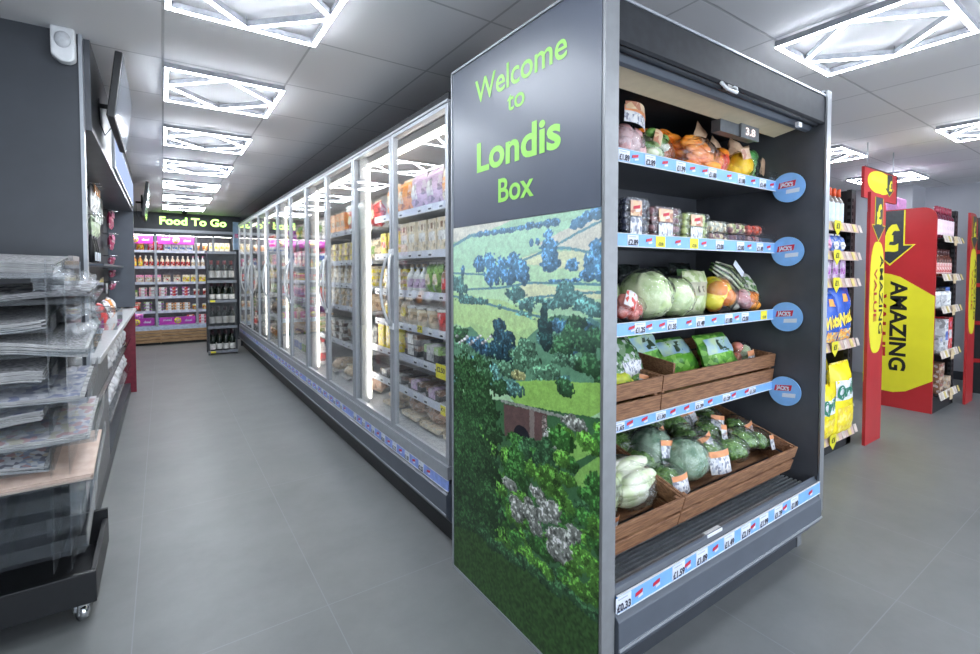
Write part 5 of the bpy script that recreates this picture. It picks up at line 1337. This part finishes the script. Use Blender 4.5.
rowg(Bq,RB,3,[('carton',.13,.12,.15,cc('grey','white','blue'),1.2),('carton',.10,.12,.30,cc('white','blue','teal'),.6),('carton',.12,.12,.31,cc('red','white','pink'),1)],'on the fourth shelf of the amazing value bay','cartons on the fourth shelf of the amazing value bay',used,213,layers=2)
rowg(Bq,RB,4,[('carton',.15,.12,.095,cc('brown','beige','red'),1.4),('carton',.13,.12,.12,cc('beige','brown','cream'),1)],'on the bottom shelf of the amazing value bay','cartons on the bottom shelf of the amazing value bay',used,215,layers=3)
for x,y,z,w,l in ((6.30,1.42,1.601,.0,''),):
    pass
pinkm = mat('pink_wrap', (.70,.32,.62), .35)
for x,y,w,h_,l in ((5.98,1.735,.30,.12,'pink wrapped pack lying on top of the far bay, lower one'),(6.30,1.74,.26,.17,'taller pink wrapped pack on top of the far bay')):
    o = MB().box(-w/2,w/2,0,.10,0,h_,pinkm).build('wrapped_pack', loc=(x,y-.055,1.881), bev=.02); tag(o, l, 'pack')
# small hanging sign
hs = thing('hanging_sign', 'small red sign with yellow blob hung above the promotion bays', 'sign', (4.59,1.47,1.885))
m = MB().box(0,.88,0,.02,0,.29,gred).prism(blob_poly(.08,.72,.06,.28,p=2.2),-.0022,0,gyel,'y').box(0,.88,-.004,.0,.285,.295,gdark).box(.872,.88,-.004,0,0,.29,gdark)
pound_arrow(m, .66, .275, .26, .22); m.text('£', gyel, T3(.68,-.0052,.12), width=.09, height=.10, bold=.05)
m.text('AMAZING', mat('pale_olive_print',(.60,.58,.10),.5), T3(.36,-.0035,.17), width=.40, height=.05, bold=.02)
m.build('sign_board', hs); MB().tube([(.80,.01,.29),(.80,.01,.528)], .004, silver2, 6).tube([(.10,.01,.29),(.10,.01,.528)], .004, silver2, 6).build('hanger', hs); hs.scale = (.84,1,.84)
# ------------------------------------------------------------------ kiosk counter on the left
structure(MB().box(-2.0,-.275,2.76,2.80,0,2.33,slate).build('wall_front_left'))
MB_ = MB().box(-.285,-.272,2.752,2.80,0,2.33,silver2); structure(MB_.build('trim_1'))
structure(MB().box(-2.0,-.46,2.80,6.40,.92,2.33,mat('kiosk_back',(.05,.052,.06),.5)).build('wall_kiosk_back'))
structure(MB().box(-.46,-.245,6.34,6.40,.92,2.0,slate_mid).build('wall_kiosk_end'))
o = MB().box(-.46,-.25,2.80,6.42,1.93,2.33,slate_dk).build('bulkhead'); structure(o)
structure(MB().box(-2.0,-.30,6.42,6.6,0,2.33,slate).build('wall_kiosk_far'))
ct = thing('counter', 'long grey-topped kiosk counter behind the newspaper stand', 'counter', (-.46,2.81,0))
topm = mat('grey_worktop', (.50,.51,.52), .35, scale=50, var=.08)
MB().box(-.40,.22,0,3.58,.875,.905,topm).build('worktop', ct, bev=.003)
MB().box(-.40,-.10,0,3.56,0,.875,slate_mid).box(-.10,.16,0,3.56,.0,.10,slate).box(-.10,.16,0,1.1,.10,.875,mat('grey_front',(.17,.175,.18),.5)).build('counter_body', ct)
MB().box(-.10,.17,.0,3.5,.58,.595,acrylic).box(.165,.17,0,3.5,.58,.64,acrylic).build('clear_shelf', ct)
MB().box(-.10,.17,1.1,3.5,.32,.335,acrylic).build('clear_shelf', ct)
MB().box(-.40,.21,3.56,3.60,0,.875,mat('burgundy_panel',(.20,.015,.035),.35)).build('end_panel', ct)
R = random.Random(3)
for i in range(12):
    y = 3.0+i*.26
    for lv,(z,hh) in enumerate(((.597,.16),(.337,.17))):
        if lv and y < 3.95: continue
        w = MB().pillow(.20,hh*R.uniform(.75,1.),.10,mat('clear_white_pack',(.60,.62,.66),.15,scale=30,col2=(.78,.80,.84)),seed=i+lv*20,nx=8,nz=8)
        o = w.build('snack_packet', loc=(-.36,y,z)); o.rotation_euler = (0,0,PI/2)
        tag(o, 'crinkled white packet on the %s clear shelf under the counter' % ['upper','lower'][lv], 'packet', 'white packets, %s shelf under the counter' % ['upper','lower'][lv])
# things hung on the back of the kiosk
def peg(label, cat, y, z, w, h, mt, hdr=None, n=1, group=None, name='hanging_pack'):
    for k in range(n):
        t = thing(name, label, cat, (-.44+.0,y+k*(w+.02),z), PI/2, group)
        MB().pillow(w,h,.04,mt,seed=k+int(z*10),y=-.04,nx=6,nz=6).build('pack', t)
        MB().tube([(0,.02,h+.015),(0,-.09,h+.015)], .003, chrome, 6).build('hook', t)
        if hdr: MB().box(-w*.45,w*.45,-.064,-.060,h*.70,h,hdr).build('header_card', t)
peg('pale green and white pack hanging beside the dark kiosk edge, upper row','packet',4.35,1.72,.11,.18,PM['white'],PM['orange'],3,'upper hanging packs in the kiosk')
peg('pale green striped pack hanging below the white ones in the kiosk','packet',4.35,1.54,.11,.15,pm('palegreen',(.45,.55,.38)),PM['white'],3,'lower hanging packs in the kiosk')
for k in range(3):
    t = thing('lighter', 'black long-necked lighter standing on the kiosk ledge', 'lighter', (-.43,4.25+k*.13,1.36), PI/2, 'black lighters')
    MB().lathe([(.02,0),(.024,.10),(.012,.16),(.010,.19)], black, 10, (0,-.03,0)).build('lighter_body', t); MB().box(-.022,.022,-.058,-.052,.01,.07,ticket).build('label', t)
t = thing('framed_notice', 'pale framed notice on the kiosk back wall', 'notice', (-.455,5.40,1.72), PI/2)
MB().box(-.16,.16,-.02,0,0,.30,silver2).build('frame', t); MB().box(-.14,.14,-.023,-.02,.02,.28,mat('grey_green_notice',(.45,.52,.52),.3,scale=8,col2=(.62,.66,.66))).build('notice_sheet', t)
for i,(z,h) in enumerate(((1.70,.16),(1.50,.14),(1.36,.07),(1.24,.07),(1.12,.06))):
    peg('small purple-red card pack hanging near the far end of the kiosk, %s row' % ['top','second','third','fourth','bottom'][i],'packet',5.75,z,.12,h,pm('plumcard',(.32,.03,.10)),PM['pink'],2,'purple card packs, %s row' % ['top','second','third','fourth','bottom'][i])
o = MB().box(-.44,-.33,4.2,6.3,1.335,1.35,slate_mid).build('kiosk_ledge'); tag(o,'grey ledge in the kiosk under the lighters','shelf')
for i,(y,z) in enumerate(((5.95,1.13),(5.95,1.00))):
    o = MB().box(-.455,-.445,y-.05,y+.05,z-.05,z+.05,white).build('wall_socket', bev=.004); tag(o, 'white square socket on the kiosk wall, %s of two' % ['upper','lower'][i], 'socket')
t = thing('display_box', 'crinkly clear display box on the near end of the counter', 'display box', (-.345,4.3,.906))
MB().box(-.09,.09,-.25,.25,0,.12,acrylic).build('clear_box', t); MB().pillow(.15,.05,.10,film,seed=3,z0=.10).build('film_cover', t)
for i in range(5):
    m = MB().pillow(.12,.16,.06,PM[['red','white','mauve','orange','white'][i]],seed=70+i,nx=7,nz=7); o = m.build('sweet_packet', loc=(-.36,3.9+i*.19,.93) if i != 1 else (-.34,4.8,.93)); o.rotation_euler = (-.3,0,PI/2)
    if i == 1: o.location = (-.36,5.05,.907)
    else: o.location.z = .907; o.location.y = 4.62+i*.22
    tag(o, ['red','white','mauve','orange','second white'][i]+' sweet packet standing on the counter by the back wall', 'packet')
# televisions
def tv(label, loc, w, h, tilt, scr):
    t = thing('television', label, 'television', loc, PI/2)
    M = T3(0,0,0,rx=tilt)
    b = MB(); b.M = M; b.box(-w/2,w/2,0,.03,0,h,black); b.build('tv_body', t, bev=.004)
    s = MB(); s.M = M; s.box(-w/2+.012,w/2-.012,-.002,0,.012,h-.012,scr); s.build('screen', t)
    k = MB(); k.tube([(0,.03,h*.5),(0,.09,h*.5)], .012, black, 8).tube([(-.08,.03,h*.3),(-.08,.03,h*.7)], .008, black, 6).tube([(.08,.03,h*.3),(.08,.03,h*.7)], .008, black, 6)
    k.tube([(-.05,.03,.04),(-.06,.06,-.01),(-.03,.08,.05),(-.02,.085,.18)], .003, black, 6); k.build('wall_bracket', t); return t
tv('flat television tilted out from the bulkhead above the kiosk', (-.165,3.15,1.99), .80,.30,.12, mat('tv_screen_off',(.10,.12,.15),.12,spec=.8))
tv('smaller far television hung beyond the kiosk bulkhead', (-.15,6.85,1.90), .75,.38,.12, mat('tv_screen_far',(.16,.20,.18),.15,spec=.8))
t = thing('lit_poster', 'pale blue lit poster strip along the bulkhead below the televisions', 'poster', (-.248,5.05,1.96), PI/2)
MB().box(-1.15,1.15,-.012,0,0,.24,silver2).build('poster_frame', t); MB().box(-1.13,1.13,-.014,-.012,.015,.225,emis('poster_light',(.50,.62,.95),.55)).build('poster_sheet', t)
t = thing('motion_sensor', 'white rounded motion sensor high on the dark left panel', 'sensor', (-.33,2.755,2.36-.03))
MB().prism([(-.04,-.0),(.04,-.0),(.04,-.13),(.02,-.145),(-.01,-.145),(-.04,-.12)],-.05,0,white,'y').build('sensor_body', t, bev=.008)
MB().blob((.0,-.05,-.055),(.028,.012,.035),mat('sensor_lens',(.55,.57,.6),.3)).build('lens', t)
# ------------------------------------------------------------------ newspaper stand
ns = thing('newspaper_stand', 'wheeled black stand with clear tiers of newspapers at the left edge', 'newspaper stand', (-.22,2.24,0))
bs = MB().box(-.75,0,0,.02,.085,.20,black).box(-.75,0,.46,.48,.085,.24,black).box(-.02,0,.02,.46,.085,.20,black).box(-.75,-.73,.02,.46,.085,.20,black).box(-.73,-.02,.02,.46,.085,.10,black)
bs.build('base_tray', ns, bev=.003)
MB().box(-.60,-.12,.40,.46,.10,1.36,slate_dk).box(-.085,-.07,.25,.42,.24,1.36,mat('grey_side_strip',(.25,.24,.24),.5)).build('back_board', ns)
for x in (-.05,-.70):
    for y in (.06,.42):
        w = MB(); w.lathe([(.012,.060),(.022,.068),(.022,.086)], chrome, 12, (x,y,0)); w.M = T3(x,y,.032,rz=.5,ry=PI/2); w.lathe([(.010,-.014),(.030,-.012),(.032,0),(.030,.012),(.010,.014)], chrome, 16); w.M = T3(x,y,.0,rz=.5); w.prism([(-.02,.03),(.02,.03),(.016,.07),(-.016,.07)],-.018,-.015,chrome,'y').prism([(-.02,.03),(.02,.03),(.016,.07),(-.016,.07)],.015,.018,chrome,'y'); w.build('caster', ns)
news = mat('newsprint', (.12,.12,.125), .75, scale=60, sx=(1,3,14), col2=(.36,.36,.37)); newsl = mat('newsprint_light', (.24,.24,.24), .75, scale=50, sx=(.4,3,22), col2=(.52,.52,.52))
newsd = printed('photo_front_page', [(.20,.20,.21),(.05,.05,.06),(.32,.32,.33),(.10,.09,.10),(.36,.36,.36)], 40, .6)
newsb = printed('blue_masthead_page', [(.36,.37,.40),(.30,.31,.36),(.17,.19,.28),(.34,.35,.40),(.46,.47,.50),(.20,.21,.27)], 45, .5)
newsr = printed('red_masthead_page', [(.46,.46,.49),(.40,.41,.45),(.36,.25,.26),(.26,.28,.36),(.40,.39,.33),(.50,.50,.52)], 45, .45)
newsk = mat('pink_newsprint', (.62,.46,.38), .7, scale=30, col2=(.70,.55,.47)); mag = printed('magazine_cover', [(.30,.34,.42),(.50,.52,.55),(.20,.20,.24),(.50,.44,.36),(.60,.62,.66),(.4,.26,.27)], 60, .25)
def paper_mesh(w, d, th, mt, top, seed, curl):
    m = MB(); R = random.Random(seed)
    def zz(x, y): return curl*(.030*math.sin(x*6+seed)*max(0,(x/w+.5))**2+.014*math.sin(x*11+seed*2))*(1-y/d*.4)
    e = R.uniform(-.010,.006)
    def S(o): return lambda u,v: ((u-.5)*w+e, v*d+R.uniform(-.0,.0), zz((u-.5)*w,v*d)+o)
    m.sheet(S(th),16,6,top); m.sheet(lambda u,v: S(0)(u,1-v),16,6,mt)
    m.sheet(lambda u,v: S(th*v)(u,0),16,1,mt); m.sheet(lambda u,v: S(th*v)(1-u,1),16,1,mt)
    m.sheet(lambda u,v: S(th*v)(1,u),6,1,mt); m.sheet(lambda u,v: S(th*v)(0,1-u),6,1,mt)
    return m.mesh('newspaper')
TIERS = [ # z, right edge x (local), y front, number, material, top, label, tilt
 (1.285,-.085,.02,6,newsl,news,'grey newspaper in the topmost tier of the stand',0.7),
 (1.190,-.00,.04,3,news,newsd,'newspaper with dark photo front in the second tier from the top',.5),
 (1.095,-.115,.0,5,newsl,news,'pale curling newspaper in the third tier from the top',.5),
 (1.010,-.00,.0,6,newsl,news,'newspaper in the fourth, overhanging tier of the stand',.8),
 (.910,-.115,.0,6,newsl,news,'wavy newspaper in the fifth tier of the stand',1.1),
 (.835,-.02,-.02,3,newsl,newsb,'newspaper with blue masthead in the sixth tier of the stand',.3),
 (.745,-.118,.0,6,newsl,newsb,'thick pale newspaper in the seventh tier of the stand',.7),
 (.690,-.0,-.02,4,newsl,newsr,'glossy paper with red and blue cover in the eighth tier, overhanging right',.2),
 (.605,-.118,.0,4,newsl,mag,'newspaper with red spot on its cover in the ninth tier',.6),
 (.545,-.0,-.02,3,newsk,newsk,'salmon pink newspaper in the lowest filled tier',.1)]
TN = ['topmost','second','third','fourth','fifth','sixth','seventh','eighth','ninth','lowest filled']
for j,(z,xr,y0,n,mt,top,lab,curl) in enumerate(TIERS):
    w = .60 if xr < -.05 else .66; slope = -.05-.03*j/2 if j > 3 else 0
    tray = MB(); tray.M = T3(0,0,0)
    rx = -.10-.014*j
    M = T3(xr-w/2+.01, y0+.02, z-.006, rx=-rx); tray.M = M
    tray.box(-w/2,w/2,0,.36,-.004,0,acrylic).box(-w/2,w/2,-.004,0,-.004,.014,acrylic).box(w/2-.003,w/2,0,.36,0,.05,acrylic)
    tray.build('clear_tray', ns)
    for k in range(n):
        th = .0055 if n > 3 else .006
        me = paper_mesh(w-.03, .33, th, mt, top if k == n-1 else mt, j*5+1, curl)
        o = bpy.data.objects.new('newspaper', me); C.objects.link(o)
        off = M @ Vector((-.004+.006*math.sin(k*3+j), .004+.003*math.cos(k*2+j), .001+.022*curl*0+k*(th+.0012)+abs(curl)*.012))
        o.location = (-.22+off.x, 2.24+off.y, off.z); o.rotation_euler = (-rx, 0, .012*math.sin(k*5+j))
        tag(o, (lab if k == n-1 else 'lower newspaper beneath the top copy in the %s tier of the stand' % TN[j]), 'newspaper', 'newspapers of tier %d' % (j+1) if k < n-1 else None)
for j,(z,xr) in enumerate(((.465,-.02),(.385,-.03),(.30,-.02))):
    tray = MB(); w = .66; tray.M = T3(xr-w/2, .0, z, rx=.30)
    tray.box(-w/2,w/2,0,.34,-.004,0,acrylic).box(-w/2,w/2,-.004,0,-.004,.05,acrylic).box(w/2-.004,w/2,0,.34,0,.075,acrylic).box(.12,.124,.0,.30,0,.05,acrylic)
    tray.box(w/2-.10,w/2-.008,-.006,-.004,-.02,.055,acrylic)
    tray.build('empty_clear_tray', ns)
for x in (-.12,-.07): MB().box(x,x+.004,.02,.42,.22,1.34,acrylic).build('clear_upright', ns)
# clear flaps with crumpled film at the end of upper tiers
for j,(x,z,w,h) in enumerate(((-.11,1.27,.10,.09),(-.03,1.25,.08,.09),(-.04,1.15,.12,.05),(-.03,1.07,.10,.07))):
    q = MB().sheet(lambda u,v: ((u-.5)*w, .04*math.sin(u*7+j)+.02*math.sin(v*9), (v-.5)*h+.01*math.sin(u*12)), 10, 8, clear('crumpled_film',(.95,.96,.97),1.4,.22,.22,bump=.8))
    o = q.build('plastic_wrapper', loc=(-.22+x,2.30+.03*j,z)); tag(o, ['crumpled clear wrapper poking from the topmost tier','clear wrapper flap right of the topmost tier','clear wrapper hanging by the second tier','clear wrapper hanging by the third tier'][j], 'wrapper')
# ------------------------------------------------------------------ light and camera
w = bpy.data.worlds.new('ambient_fill'); bpy.context.scene.world = w; w.use_nodes = True  # ambient fill added from the open side behind the camera, no source seen
bg = w.node_tree.nodes['Background']; bg.inputs[0].default_value = (.80,.88,1.0,1); bg.inputs[1].default_value = 1.9
cam = bpy.data.cameras.new('camera'); co = bpy.data.objects.new('camera', cam); C.objects.link(co)
F = 478.6; cam.sensor_fit = 'HORIZONTAL'; cam.sensor_width = 36; cam.lens = 36*F/980
cam.shift_y = -(327-286)/980; cam.clip_start = .02
yaw = math.atan(327.5/478.6); pitch = math.radians(1.8)
co.location = (0,0,H); co.rotation_euler = (PI/2-pitch, 0, -yaw)
sc = bpy.context.scene; sc.camera = co
sc.view_settings.view_transform = 'Standard'; sc.view_settings.look = 'None'; sc.view_settings.gamma = 1; sc.view_settings.use_curve_mapping = False
sc.view_settings.exposure = 1.0
sc.cycles.max_bounces = 8; sc.cycles.transparent_max_bounces = 24; sc.cycles.diffuse_bounces = 4; sc.cycles.glossy_bounces = 4
